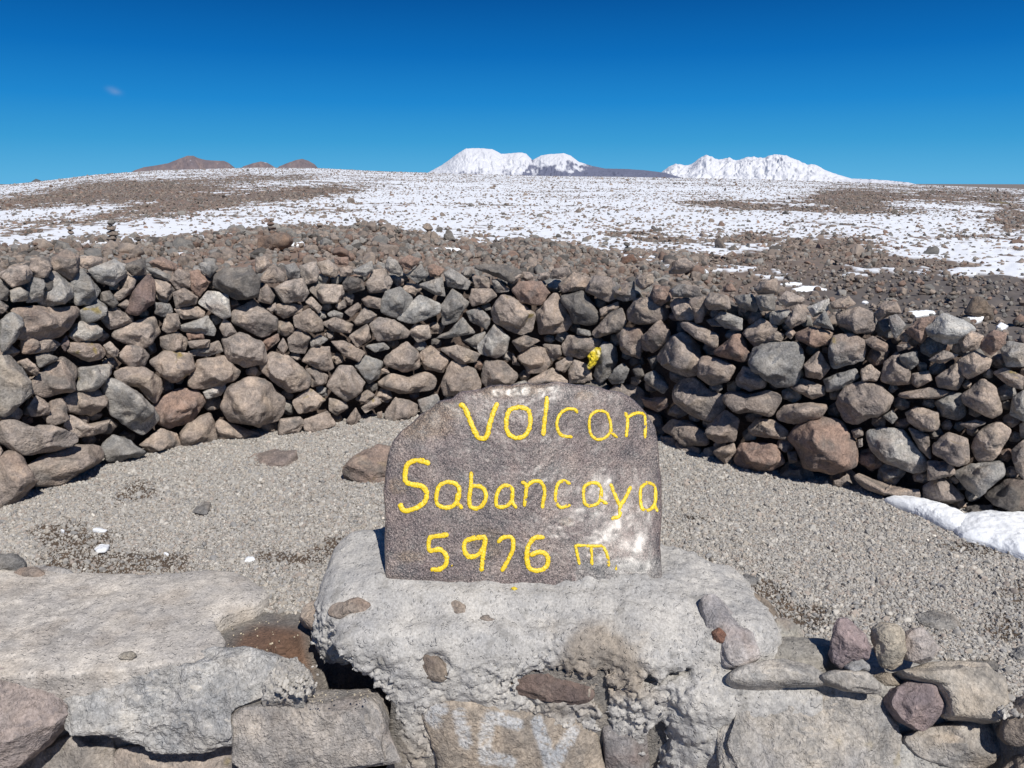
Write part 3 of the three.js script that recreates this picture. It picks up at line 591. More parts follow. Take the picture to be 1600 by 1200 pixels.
{
  const r = rng(2024); let shown = 0; const few = [];
  const place = (px, tone, sink, extra) => {
    const n = outlines.length ? shown++ : 0, hits = px.map(([x, y]) => onWall(x, y)), az = hits.reduce((a, b) => a + b.az, 0) / hits.length, N = wallNormal(az);
    N.y = 0.10; N.normalize();
    const size = Math.sqrt(Math.abs(px.reduce((a, p, i) => { const q = px[(i + 1) % px.length]; return a + p[0] * q[1] - q[0] * p[1]; }, 0)) / 2);
    const c = V3(0, 0, 0); hits.forEach((h) => c.add(h.p)); c.divideScalar(hits.length);
    const pts = px.map(([x, y]) => onPlane(x, y, c, N).addScaledVector(N, sink));
    const g = outlineStone(pts, N, { seed: 100 + n, base: TONE[tone], front: size / 1245 * 5 * (0.42 + r() * 0.22), back: size / 1245 * 5 * 0.6, detail: size > 50 ? 13 : size > 26 ? 9 : 6, soft: size > 40 ? 1 : 0, rough: 1.05, cuts: 16, cutAt: 0.52 + 0.14 * r(), craggy: 0.06 + 0.07 * r(), square: 3.1, ...extra });
    few.push([extra.beyond ? 0 : size, g]);
  };
  // stones the photograph shows
  for (const o of outlines) place(o.px, o.tone, (r() - 0.6) * 0.05, {});
  // smaller stones wedged in the gaps: repeatedly the widest free spot
  const W = 420, H = 130, X0 = -60, Y0 = 385, SX = 4.1, SY = 3.4, freeD = new Float32Array(W * H);
  const ok = (x, y) => { const h = onWall(x, y).h; return h > 0.01 && h < wallTop(onWall(x, y).az) - 0.02; };
  const solid = []; for (const o of outlines) solid.push(o.px);
  for (let j = 0; j < H; j++) for (let i = 0; i < W; i++) { const x = X0 + i * SX, y = Y0 + j * SY; let d = ok(x, y) ? 60 : 0; if (d) for (const p of solid) { if (inside(p, x, y)) { d = 0; break; } for (let k = 0; k < p.length; k++) { const a = p[k], b = p[(k + 1) % p.length], ex = b[0] - a[0], ey = b[1] - a[1], t = clamp(((x - a[0]) * ex + (y - a[1]) * ey) / (ex * ex + ey * ey)); d = Math.min(d, Math.hypot(x - a[0] - ex * t, y - a[1] - ey * t)); } } freeD[j * W + i] = d; }
  for (let n = 0; n < 170; n++) {
    let best = 0; for (let i = 1; i < W * H; i++) if (freeD[i] > freeD[best]) best = i; const d = freeD[best]; if (d < 4.2) break;
    const x = X0 + (best % W) * SX, y = Y0 + Math.floor(best / W) * SY, rx = Math.min(d, 24) * (1.15 + r() * 0.35), ry = Math.min(d, 20) * (0.95 + r() * 0.25), an = (r() - 0.5) * 0.9, k = 5 + Math.floor(r() * 3), px = [];
    for (let i = 0; i < k; i++) { const a = i / k * 6.283 + r() * 0.5, u = Math.cos(a) * rx, v = Math.sin(a) * ry; px.push([x + u * Math.cos(an) - v * Math.sin(an), y + u * Math.sin(an) + v * Math.cos(an)]); }
    place(px, 'bbbtgdlr'[Math.floor(r() * 8)], -0.05 - r() * 0.04, { soft: 1 });
    for (let j = 0; j < H; j++) for (let i = 0; i < W; i++) { const q = Math.hypot((X0 + i * SX - x) / rx, (Y0 + j * SY - y) / ry) - 1; freeD[j * W + i] = Math.min(freeD[j * W + i], Math.max(0, q * Math.min(rx, ry))); }
  }
  // the wall goes on beyond both edges of the photograph
  for (const side of [-1, 1]) for (let row = 0; row < 7; row++) for (let a = 0.575 + 0.01 * (row % 2); a < 1.08; a += 0.036 + 0.016 * r()) {
    const az = side * a, T = wallTop(az), h0 = (row + 0.5) / 7 * T, k = 6 + Math.floor(r() * 2), w = 0.11 + 0.05 * r(), t = T / 14 * (1.05 + 0.25 * r()), px = [], R0 = footR(az);
    if (Math.abs(toPx(...wallPoint(az, h0).toArray())[0] - 800) < 868) continue;
    for (let i = 0; i < k; i++) { const q = i / k * 6.283 + r() * 0.4, p = wallPoint(az + Math.cos(q) * w / R0, h0 + Math.sin(q) * t + (r() - 0.5) * 0.02); px.push(toPx(p.x, p.y, p.z)); }
    place(px, 'bbbtgdlr'[Math.floor(r() * 8)], (r() - 0.6) * 0.05, { beyond: true, front: 0.07, back: 0.09, detail: 5 });
  }
  few.sort((a, b) => b[0] - a[0]);
  few.slice(0, 300).forEach(([, g]) => mesh('stone', g, ROCK, wall));
  if (few.length > 300) { const m = mesh('small_stones', mergeGeometries(few.slice(300).map((f) => f[1])), ROCK, wall); m.userData.kind = 'stuff'; }
  // the stone packing behind the face
  const NA = 240, NH = 16, pos = new Float32Array((NA + 1) * (NH + 1) * 3), col = new Float32Array(pos.length), index = []; let k = 0;
  for (let j = 0; j <= NH; j++) for (let i = 0; i <= NA; i++) {
    const az = mix(-1.2, 1.2, i / NA), T = wallTop(az) - 0.10, t = j / NH, up = Math.min(1, t / 0.6), out = t < 0.6 ? 0.17 : 0.17 + (t - 0.6) / 0.4 * 0.95, fall = t < 0.6 ? 0 : Math.pow((t - 0.6) / 0.4, 2) * 0.35;
    const p = wallPoint(az, -0.1 + (T + 0.1) * up - fall, out), q = fbm(p.x * 5, p.y * 5, p.z * 5, 3) * 0.06; p.y += q * up; pos.set([p.x, p.y, p.z], k);
    const f = 1 + 0.3 * fbm(p.x * 9, p.y * 9, p.z * 9, 3); col.set([0.16 * f, 0.12 * f, 0.10 * f], k); k += 3;
  }
  for (let j = 0; j < NH; j++) for (let i = 0; i < NA; i++) { const p = j * (NA + 1) + i; index.push(p, p + 1, p + NA + 1, p + 1, p + NA + 2, p + NA + 1); }
  mesh('rubble_packing', finish(pos, col, new Uint32Array(index), 4), ROCK, wall);
}

// ---------------------------------------------------------------- the mortared plinth: a solid described by a distance field, meshed with surface nets
const sdBox = (x, y, z, cx, cy, cz, hx, hy, hz, r) => { const a = Math.abs(x - cx) - hx + r, b = Math.abs(y - cy) - hy + r, c = Math.abs(z - cz) - hz + r, A = Math.max(a, 0), B = Math.max(b, 0), Cc = Math.max(c, 0); return Math.sqrt(A * A + B * B + Cc * Cc) + Math.min(0, Math.max(a, b, c)) - r; };
const sdBall = (x, y, z, cx, cy, cz, rx, ry, rz) => { const a = (x - cx) / rx, b = (y - cy) / ry, c = (z - cz) / rz, k = Math.sqrt(a * a + b * b + c * c), m = Math.min(rx, ry, rz); return (k - 1) * m; };
const smin = (a, b, k) => { const h = clamp(0.5 + 0.5 * (b - a) / k); return mix(b, a, h) - k * h * (1 - h); };
const smax = (a, b, k) => -smin(-a, -b, k);
function surfaceNet(f, lo, hi, h) {
  const nx = Math.ceil((hi[0] - lo[0]) / h), ny = Math.ceil((hi[1] - lo[1]) / h), nz = Math.ceil((hi[2] - lo[2]) / h), sx = nx + 1, sy = ny + 1, V = new Float32Array(sx * sy * (nz + 1));
  for (let k = 0, o = 0; k <= nz; k++) for (let j = 0; j <= ny; j++) for (let i = 0; i <= nx; i++) V[o++] = f(lo[0] + i * h, lo[1] + j * h, lo[2] + k * h);
  const at = new Int32Array(nx * ny * nz).fill(-1), pos = [], index = [], off = [0, 1, sx, sx + 1, sx * sy, sx * sy + 1, sx * sy + sx, sx * sy + sx + 1], edges = [[0, 1], [2, 3], [4, 5], [6, 7], [0, 2], [1, 3], [4, 6], [5, 7], [0, 4], [1, 5], [2, 6], [3, 7]];
  for (let k = 0; k < nz; k++) for (let j = 0; j < ny; j++) for (let i = 0; i < nx; i++) {
    const b = i + j * sx + k * sx * sy; let m = 0; for (let c = 0; c < 8; c++) if (V[b + off[c]] < 0) m++; if (m === 0 || m === 8) continue;
    let x = 0, y = 0, z = 0, n = 0; for (const [p, q] of edges) { const a = V[b + off[p]], c = V[b + off[q]]; if ((a < 0) === (c < 0)) continue; const t = a / (a - c); x += mix(p & 1, q & 1, t); y += mix((p >> 1) & 1, (q >> 1) & 1, t); z += mix(p >> 2, q >> 2, t); n++; }
    at[i + j * nx + k * nx * ny] = pos.length / 3; pos.push(lo[0] + (i + x / n) * h, lo[1] + (j + y / n) * h, lo[2] + (k + z / n) * h);
  }
  const quad = (a, b, c, d, flip) => { if (a < 0 || b < 0 || c < 0 || d < 0) return; if (flip) index.push(a, c, b, a, d, c); else index.push(a, b, c, a, c, d); };
  for (let k = 1; k < nz; k++) for (let j = 1; j < ny; j++) for (let i = 1; i < nx; i++) {
    const b = i + j * sx + k * sx * sy, c = i + j * nx + k * nx * ny, s = V[b] < 0;
    if (s !== (V[b + 1] < 0)) quad(at[c], at[c - nx], at[c - nx - nx * ny], at[c - nx * ny], s);
    if (s !== (V[b + sx] < 0)) quad(at[c], at[c - nx * ny], at[c - 1 - nx * ny], at[c - 1], s);
    if (s !== (V[b + sx * sy] < 0)) quad(at[c], at[c - 1], at[c - 1 - nx], at[c - nx], s);
  }
  return { pos: new Float32Array(pos), index: new Uint32Array(index) };
}
function plinthField(x, y, z) {
  const D = -z;
  const ty = y - (D - 2.46) * 0.22 + 0.10 * smooth(0.30, 0.85, x);
  let d = sdBox(x, ty, D, 0.04, 0.10, 2.50, 0.67, 0.115, 0.205, 0.07);
  d = smin(d, sdBox(x, ty, D, -0.52, 0.06, 2.53, 0.14, 0.13, 0.19, 0.08), 0.06);
  d = smin(d, smax(sdBox(x, y, D, -0.06, -0.005 , 2.42, 0.52, 0.14, 0.23, 0.07), -0.726 * (x + 0.60) - 0.687 * (y - 0.12), 0.03), 0.05);
  d = smin(d, sdBox(x, y, D, 0.02, -0.28, 2.44, 0.40, 0.34, 0.25, 0.07), 0.06);
  d = smin(d, sdBox(x, y, D, 0.60, -0.14, 2.42, 0.27, 0.30, 0.26, 0.12), 0.10);
  d = smin(d, sdBox(x, y, D, 0.74, -0.31, 2.335, 0.23, 0.30, 0.25, 0.07), 0.08);
  d = smin(d, sdBall(x, y, D, 0.74, -0.01, 2.48, 0.19, 0.11, 0.17), 0.08);
  if (d > 0.09 || d < -0.09) return d;
  // deep clefts and hollows
  const wob = 0.02 * noise3(x * 9, y * 9, D * 9);
  d = smax(d, -sdBox(x + wob, y, D, 0.285, -0.24, 2.15, 0.009, 0.24, 0.14, 0.006), 0.015);
  d = smax(d, -sdBox(x - wob, y, D, 0.455, -0.33, 2.15, 0.020, 0.16, 0.16, 0.01), 0.02);
  d = smax(d, -sdBox(x - wob * 2, y - 0.25 * (x - 0.5), D, 0.49, 0.005, 2.12, 0.075, 0.010, 0.085, 0.008), 0.02);
  d = smax(d, -sdBall(x, y, D, 0.125, -0.035, 2.13, 0.175, 0.072, 0.085), 0.02);
  d = smax(d, -sdBall(x, y, D, -0.245, 0.045, 2.14, 0.062, 0.055, 0.07), 0.02);
  // trowelled top, lumpy crumbling face below
  const faceY = smooth(0.19, 0.10, ty + 0.05 * noise3(x * 4, 3, D * 4) + 0.05 * smooth(0.1, 0.3, x)), smoothPatch = smooth(0.075, 0.05, Math.hypot((x + 0.12) / 3.6, y - 0.115) + 0.01 * noise3(x * 12, y * 12, 1)), right = smooth(0.05, 0.3, x), lumps = faceY * (1 - 0.95 * smoothPatch) * smooth(-0.35, 0.2, noise3(x * 5 + 3, y * 5, D * 5) + 0.25) * (1 - 0.75 * smooth(0.42, 0.56, x));
  d += 0.034 * fbm(x * 4, y * 4, D * 4, 3) + 0.006 * fbm(x * 20, y * 20, D * 20, 4) * (1 + 1.5 * faceY + right);
  if (lumps > 0.02) d += lumps * ((worley(x * 34 + 20 * wob, y * 34, D * 34) - 0.55) * 0.017 + (worley(x * 78 + 30 * wob, y * 78, D * 78) - 0.55) * 0.013);
  d += 0.006 * (0.25 + 0.4 * right + 0.9 * lumps) * ridged(x * 34, y * 34, D * 34, 3) + 0.012 * (0.35 + right) * Math.min(0, worley(x * 26 + 9, y * 26, D * 26) - 0.5) + 0.003 * ridged(x * 16, y * 8, D * 30, 2) * (1 - faceY);
  return d;
}
const onField = (f, px, py) => { const d = ray(px, py).normalize(); let t = 1.6; for (let i = 0; i < 160; i++) { const s = f(d.x * t, EYE + d.y * t, d.z * t); if (s < 0.0015) break; t += Math.max(0.0015, s * 0.6); if (t > 5) break; } return V3(d.x * t, EYE + d.y * t, d.z * t); };
const plinth = base('stone_plinth', V3(0.07, -0.5, -2.45));
tag(plinth, 'lumpy grey mortar plinth with embedded stones that carries the lettered stone', 'plinth');
{
  const { pos, index } = surfaceNet(plinthField, [-0.80, -0.62, -2.86], [1.08, 0.32, -2.02], 0.0052), col = new Float32Array(pos.length);
  for (let i = 0; i < pos.length; i += 3) {
    const x = pos[i], y = pos[i + 1], z = pos[i + 2], brown = smooth(0.15, 0.6, 0.5 * fbm(x * 7 + 5, y * 7, z * 7, 3) + 1.1 * Math.exp(-(((x - 0.28) / 0.16) ** 2) - ((y - 0.03) / 0.10) ** 2) + 0.35 * smooth(0.0, -0.15, y) * smooth(0.4, 0.2, x));
    let c = mix3([0.595, 0.575, 0.545], [0.42, 0.365, 0.305], brown); const f = 1 + 0.16 * fbm(x * 11, y * 11, z * 11, 4) + 0.24 * smooth(0.15, 0.05, y) * fbm(x * 45, y * 45, z * 45, 3); c = c.map((v) => v * f);
    c = mix3(c, [0.30, 0.285, 0.26], 0.55 * smooth(0.25, 0.5, fbm(x * 13 + 9, y * 13, z * 13, 3)));
    col.set(c, i);
  }
  mesh('mortar', finish(pos, col, index, 11), MORTAR, plinth);
}
const frame = (px, c, n) => px.map(([x, y]) => onPlane(x, y, c, n));
const mid = (px) => [px.reduce((a, p) => a + p[0], 0) / px.length, px.reduce((a, p) => a + p[1], 0) / px.length];
function fieldStone(px, n, o, label) { px = pairs(px); const [cx, cy] = mid(px), c = onField(plinthField, cx, cy).addScaledVector(ray(cx, cy).normalize(), o.sink ?? 0.012); const m = mesh('stone', outlineStone(frame(px, c, n.normalize()), n, o), o.material ?? ROCK, plinth); if (label) m.userData.label = label; return m; }
const strokes = (list) => (x, y) => { let d = 1e9; for (const s of list) for (let i = 0; i + 3 < s.length; i += 2) { const ex = s[i + 2] - s[i], ey = s[i + 3] - s[i + 1], t = clamp(((x - s[i]) * ex + (y - s[i + 1]) * ey) / (ex * ex + ey * ey)); d = Math.min(d, Math.hypot(x - s[i] - ex * t, y - s[i + 1] - ey * t)); } return d; };
const paint = strokes([[839, 1128, 850, 1160, 862, 1198, 880, 1168, 896, 1143], [765, 1120, 760, 1145, 757, 1174], [766, 1121, 785, 1124, 808, 1132], [757, 1186, 775, 1185, 797, 1190], [716, 1116, 722, 1138, 727, 1160], [664, 1096, 678, 1101, 690, 1108], [672, 1118, 682, 1128]]);
fieldStone([655, 1100, 700, 1082, 760, 1092, 830, 1100, 885, 1106, 922, 1130, 936, 1170, 944, 1240, 700, 1240, 676, 1150], V3(0.02, 0.16, 0.98), { seed: 901, base: [0.43, 0.37, 0.305], front: 0.045, back: 0.05, sink: 0.006, detail: 46, square: 4.5, soft: 1, cuts: 3, rough: 0.35, freq: 2, tilt: [0.05, 0.05], look: { patina: 0.22, amount: 0.35, second: [0.36, 0.30, 0.25], lichen: 0, marks: (c, x, y, z) => { const [px, py] = toPx(x, y, z), n = fbm(x * 40, y * 40, z * 40, 3), d = paint(px, py) + 4 * n; return mix3(c, [0.68, 0.69, 0.70], 0.85 * smooth(13, 7, d) * smooth(-0.32, 0.05, fbm(x * 120, y * 120, z * 120, 2) + 0.1)); } } }, 'flat brown stone in the plinth front with worn white painted letters');
fieldStone([786, 1065, 808, 1043, 845, 1036, 895, 1048, 925, 1075, 930, 1092, 900, 1101, 835, 1092, 798, 1080], V3(0, 0.45, 0.9), { seed: 902, base: [0.20, 0.145, 0.125], front: 0.03, back: 0.06, sink: -0.012, detail: 22, rough: 0.7, tilt: [0, 0], look: { patina: 0.22, amount: 0.5, second: [0.27, 0.20, 0.165], lichen: 0 } }, 'dark reddish brown stone in a hollow of the plinth');
fieldStone([653, 1016, 664, 1010, 685, 1028, 703, 1040, 704, 1054, 690, 1066, 667, 1061, 655, 1042], V3(0, 0.4, 0.92), { seed: 903, base: [0.26, 0.205, 0.17], front: 0.02, back: 0.05, sink: -0.012, detail: 14, rough: 0.8, tilt: [0, 0], look: { patina: 0.22, lichen: 0 } }, 'small brown stone in a hollow of the plinth');
fieldStone([942, 1135, 985, 1134, 1010, 1150, 1016, 1240, 950, 1240], V3(0.02, 0.2, 0.97), { seed: 904, base: [0.33, 0.30, 0.285], front: 0.035, back: 0.05, sink: 0.0, detail: 22, square: 4, soft: 1, rough: 0.5, tilt: [0, 0], look: { patina: 0.22, amount: 0.6, second: [0.25, 0.18, 0.16], lichen: 0 } });
fieldStone([512, 960, 520, 944, 560, 934, 584, 945, 570, 962, 532, 969], V3(-0.1, 0.6, 0.8), { seed: 905, base: [0.42, 0.35, 0.295], front: 0.03, back: 0.05, sink: 0.012, detail: 14, look: { patina: 0.22, lichen: 0 } });
fieldStone([698, 944, 712, 938, 728, 946, 730, 962, 715, 966], V3(0, 0.6, 0.8), { seed: 906, base: [0.44, 0.37, 0.33], front: 0.02, back: 0.03, detail: 9, look: { patina: 0.22, lichen: 0 } });
fieldStone([745, 966, 760, 960, 780, 968, 778, 974, 755, 974], V3(0, 0.6, 0.8), { seed: 907, base: [0.27, 0.235, 0.21], front: 0.018, back: 0.03, detail: 8, look: { patina: 0.22, lichen: 0 } });
fieldStone([1094, 934, 1116, 930, 1140, 958, 1172, 980, 1184, 1030, 1160, 1041, 1132, 1043, 1122, 1010, 1106, 985], V3(0.18, 0.78, 0.60), { seed: 908, base: [0.52, 0.48, 0.465], front: 0.05, back: 0.10, sink: 0.045, detail: 22, rough: 0.7, look: { patina: 0.22, amount: 0.6, second: [0.34, 0.25, 0.22], lichen: 0 } }, 'smooth pinkish grey stone at the right end of the plinth');
fieldStone([1112, 988, 1122, 980, 1134, 992, 1130, 1006, 1116, 1003], V3(0.1, 0.5, 0.85), { seed: 909, base: [0.25, 0.125, 0.085], front: 0.02, back: 0.03, sink: 0.0, detail: 9, look: { patina: 0.22, lichen: 0 } }, 'small rusty red stone');
{ // a drop of the yellow paint on the mortar
  const px = [[798, 919], [804, 917], [809, 920], [803, 923]], c = onField(plinthField, 803, 920), n = V3(0, 0.93, 0.36); const m = mesh('paint_drop', outlineStone(frame(px, c, n), n, { seed: 910, base: [0.75, 0.55, 0.02], front: 0.004, back: 0.006, detail: 4, cuts: 0, tilt: [0, 0], colour: () => [0.62, 0.47, 0.03] }), mat({ roughness: 0.5 }), plinth); m.userData.label = 'yellow paint drop'; }

// ---------------------------------------------------------------- the lettered stone
const sign = base('lettered_stone', V3(0.04, 0.2, -2.5));
tag(sign, 'upright dark glossy stone with carved yellow lettering, standing in the mortar plinth', 'carved stone');
const SN = V3(0.055, 0.39, 0.92).normalize(), SC = onField(plinthField, 815, 897).addScaledVector(SN, -0.01);
const ST = V3().crossVectors(V3(0, 1, 0), SN).normalize(), SB = V3().crossVectors(SN, ST).normalize();
const signMat = new THREE.MeshPhysicalMaterial({ vertexColors: true, map: speckMap, bumpMap: speckBump, bumpScale: 0.0068, roughness: 0.42, specularIntensity: 1, clearcoat: 1.0, clearcoatRoughness: 0.35 });
{
  const px = pairs([604, 905, 602, 860, 603, 810, 600, 770, 604, 740, 605, 715, 614, 692, 622, 678, 640, 667, 652, 650, 668, 646, 684, 628, 706, 624, 722, 611, 745, 612, 772, 602, 800, 604, 820, 598, 842, 603, 866, 596, 900, 600, 925, 600, 950, 606, 974, 610, 994, 620, 1018, 642, 1034, 668, 1037, 700, 1040, 740, 1038, 800, 1032, 850, 1032, 915, 950, 925, 750, 922, 680, 915]);
  const tan = [[840, 606, 24, 12], [912, 618, 18, 9], [660, 668, 55, 22], [700, 640, 40, 14], [780, 612, 40, 14], [622, 760, 18, 16], [885, 815, 12, 8], [760, 850, 30, 30], [640, 870, 25, 10]];
  const g = outlineStone(frame(px, SC, SN), SN, { seed: 77, front: 0.045, back: 0.125, detail: 92, square: 7, soft: 0, cuts: 0, rough: 0.07, craggy: 0.02, freq: 4.2, tilt: [0.0, 0.0], warp: (u, v, h) => h - 0.54 * Math.max(0, u + 0.02) * (Math.min(v, 0.07) + 0.30), grow: 1.0, colour: (x, y, z) => {
    const [a, b] = toPx(x, y, z); let t = 0; for (const [cx, cy, rx, ry] of tan) t += Math.exp(-(((a - cx) / rx) ** 2) - ((b - cy) / ry) ** 2);
    const n = fbm(x * 9, y * 9, z * 9, 4), m = fbm(x * 38, y * 38, z * 38, 3); let c = mix3([0.32, 0.252, 0.232], [0.48, 0.39, 0.34], smooth(-0.25, 0.45, n)); c = mix3(c, [0.40, 0.29, 0.20], 0.75 * smooth(0.25, 0.75, t + 0.35 * m)); c = mix3(c, [0.42, 0.375, 0.335], 0.7 * smooth(0.30, 0.42, m)); const ash = smooth(0.50, 0.2, (b - 892) * -0.018 + 0.5 * n + (a < 900 ? 0.9 : 0)); return mix3(c, [0.40, 0.385, 0.36], 0.7 * ash * (b > 850 ? 1 : 0) * smooth(850, 880, b)); } });
  const slab = mesh('slab', g, signMat, sign);
  // front face as a height over the plane, for laying the letters on it
  const S = 0.006, grid = new Map(), p = g.attributes.position.array, N = g.attributes.normal.array, v = V3();
  for (let i = 0; i < p.length; i += 3) { v.set(p[i], p[i + 1], p[i + 2]).sub(SC); const h = v.dot(SN); if (h < -0.12 || N[i] * SN.x + N[i + 1] * SN.y + N[i + 2] * SN.z < 0.25) continue; const k = Math.round(v.dot(ST) / S) + ',' + Math.round(v.dot(SB) / S), e = grid.get(k) ?? [0, 0]; e[0] += h; e[1]++; grid.set(k, e); }
  const height = (u, w) => { let s = 0, n = 0; const a = Math.round(u / S), b = Math.round(w / S); for (let i = -1; i < 2; i++) for (let j = -1; j < 2; j++) { const e = grid.get((a + i) + ',' + (b + j)); if (e) { s += e[0]; n += e[1]; } } return n ? s / n : 0.0; };
  const face = (x, y) => { let q = onPlane(x, y, SC.clone().addScaledVector(SN, 0.045), SN); for (let i = 0; i < 3; i++) { const d = q.clone().sub(SC), h = height(d.dot(ST), d.dot(SB)); q = onPlane(x, y, SC.clone().addScaledVector(SN, h), SN); } return q; };
  const yellow = new THREE.MeshPhysicalMaterial({ vertexColors: true, bumpMap: speckBump, bumpScale: 0.003, roughness: 0.5, clearcoat: 0.25, clearcoatRoughness: 0.4 });
  const O = (x, y) => [600 + x / 3.556, 590 + y / 3.556];
  const letters = [
    ['V', 13, [415, 150, 440, 158, 470, 220, 500, 292, 528, 335, 565, 334, 588, 255, 608, 190, 632, 138]],
    ['o', 12, [745, 165, 700, 180, 680, 230, 685, 300, 715, 330, 770, 330, 803, 290, 812, 220, 798, 178, 745, 163]],
    ['l', 12, [905, 103, 900, 170, 890, 250, 885, 325]],
    ['c', 9, [1077, 198, 1060, 178, 1020, 175, 985, 195, 962, 240, 965, 290, 990, 322, 1048, 330]],
    ['a', 8, [1255, 240, 1235, 195, 1190, 185, 1150, 210, 1140, 270, 1155, 325, 1195, 344, 1240, 325, 1260, 285, 1255, 235], [1258, 250, 1266, 305, 1298, 335]],
    ['n', 9, [1338, 192, 1352, 230, 1345, 332], [1352, 222, 1400, 198, 1442, 205, 1452, 260, 1448, 338]],
    ['S', 13, [255, 482, 230, 468, 170, 462, 130, 485, 118, 535, 122, 578, 160, 595, 213, 605, 237, 640, 225, 690, 180, 724, 110, 738, 86, 698]],
    ['a', 11, [350, 580, 310, 600, 292, 650, 295, 700, 330, 722, 380, 715, 412, 670, 416, 612, 388, 586, 350, 580], [412, 640, 405, 690, 437, 728]],
    ['b', 11, [485, 522, 482, 600, 474, 680, 480, 715, 515, 728, 553, 700, 566, 645, 540, 608, 488, 602]],
    ['a', 10, [670, 597, 640, 620, 622, 680, 630, 715, 670, 718, 705, 690, 715, 632, 700, 606, 670, 597], [713, 640, 714, 690, 737, 727]],
    ['n', 10, [762, 578, 788, 595, 786, 660, 778, 718], [788, 610, 830, 577, 873, 582, 892, 630, 884, 690, 878, 727]],
    ['c', 9, [1037, 592, 1000, 575, 970, 585, 955, 630, 955, 690, 980, 720, 1037, 708]],
    ['a', 9, [1150, 584, 1115, 605, 1108, 650, 1120, 705, 1160, 711, 1195, 690, 1206, 625, 1186, 589, 1150, 584], [1205, 640, 1206, 680, 1242, 702]],
    ['y', 10, [1258, 588, 1282, 650, 1305, 702, 1314, 712], [1372, 603, 1335, 680, 1314, 712, 1306, 770, 1262, 785]],
    ['a', 9, [1462, 584, 1430, 610, 1425, 680, 1436, 730, 1475, 736, 1503, 700, 1510, 642, 1495, 596, 1462, 584], [1507, 630, 1508, 715, 1520, 747]],
    ['5', 12, [360, 873, 300, 880, 257, 890, 250, 955, 262, 962, 310, 955, 343, 985, 345, 1035, 310, 1065, 258, 1066]],
    ['9', 12, [505, 889, 452, 912, 446, 960, 472, 995, 520, 985, 555, 940, 560, 892, 505, 889], [560, 895, 552, 980, 540, 1078]],
    ['7', 11, [630, 918, 660, 890, 708, 888, 717, 950, 690, 1012, 652, 1078]],
    ['6', 12, [893, 888, 840, 890, 805, 932, 793, 1000, 810, 1060, 860, 1072, 905, 1045, 908, 992, 870, 970, 808, 988]],
    ['m', 8, [1062, 928, 1078, 1000, 1086, 1040], [1064, 930, 1130, 936, 1215, 935], [1150, 940, 1156, 1042], [1215, 935, 1238, 980, 1250, 1050]],
    ['dot', 13, [1285, 1054, 1290, 1056, 1294, 1055]],
    ['dot', 5, [373, 1045, 377, 1046, 380, 1048]],
  ];
  let seed = 0;
  for (const [, wide, ...lines] of letters) {
    const parts = [];
    for (const line of lines) {
      const pts = pairs(line).map(([x, y]) => O(x, y)), closed = Math.hypot(pts[0][0] - pts[pts.length - 1][0], pts[0][1] - pts[pts.length - 1][1]) < 2 && pts.length > 5;
      const curve = new THREE.CatmullRomCurve3(pts.map(([x, y]) => V3(x, y, 0)), false, 'centripetal'), L = curve.getLength(), n = Math.max(6, Math.ceil(L / 1.3)), K = 10, pos = [], col = [], index = []; seed++;
      const sp = curve.getSpacedPoints(n).map((q) => face(q.x, q.y));
      for (let i = 0; i <= n; i++) {
        const a = sp[closed ? (i + n - 1) % n : Math.max(0, i - 1)], b = sp[closed ? (i + 1) % n : Math.min(n, i + 1)], t = b.clone().sub(a).normalize(), side = V3().crossVectors(SN, t).normalize(), end = closed ? 1 : Math.sqrt(clamp(Math.min(i, n - i) / 2.2 + 0.12));
        for (let k = 0; k < K; k++) { const A = k / K * 2 * Math.PI, q = sp[i], j = 1 + 0.18 * noise3(i * 0.16, seed * 3.1, 2) + 0.36 * noise3(i * 0.5 + seed * 7, Math.cos(A) * 1.5, Math.sin(A) * 1.5) + 0.12 * noise3(i * 1.3, k * 1.7, seed * 3.3), w = wide / 3.556 / 1245 * 2.72 * 1.08 * end * j; const P = q.clone().addScaledVector(side, Math.cos(A) * w); P.addScaledVector(SN, Math.sin(A) * 0.0030 * end * j + 0.0008 - 0.0045 * smooth(0.22, 0.5, fbm(P.x * 70, P.y * 70, seed, 3) + (wide < 10 ? 0.10 : 0))); pos.push(P.x, P.y, P.z); const f = 0.97 + 0.34 * fbm(P.x * 90, P.y * 90, P.z * 90, 3); col.push(0.80 * f, 0.56 * f, 0.012); }
      }
      for (let i = 0; i < n; i++) for (let k = 0; k < K; k++) { const a = i * K + k, b = i * K + (k + 1) % K; index.push(a, b, a + K, b, b + K, a + K); }
      if (!closed) for (const e of [0, n * K]) for (let k = 1; k < K - 1; k++) index.push(e, e + (e ? k : k + 1), e + (e ? k + 1 : k));
      parts.push(finish(new Float32Array(pos), new Float32Array(col), new Uint32Array(index), seed));
    }
    mesh('letter', mergeGeometries(parts), yellow, sign);
  }
}

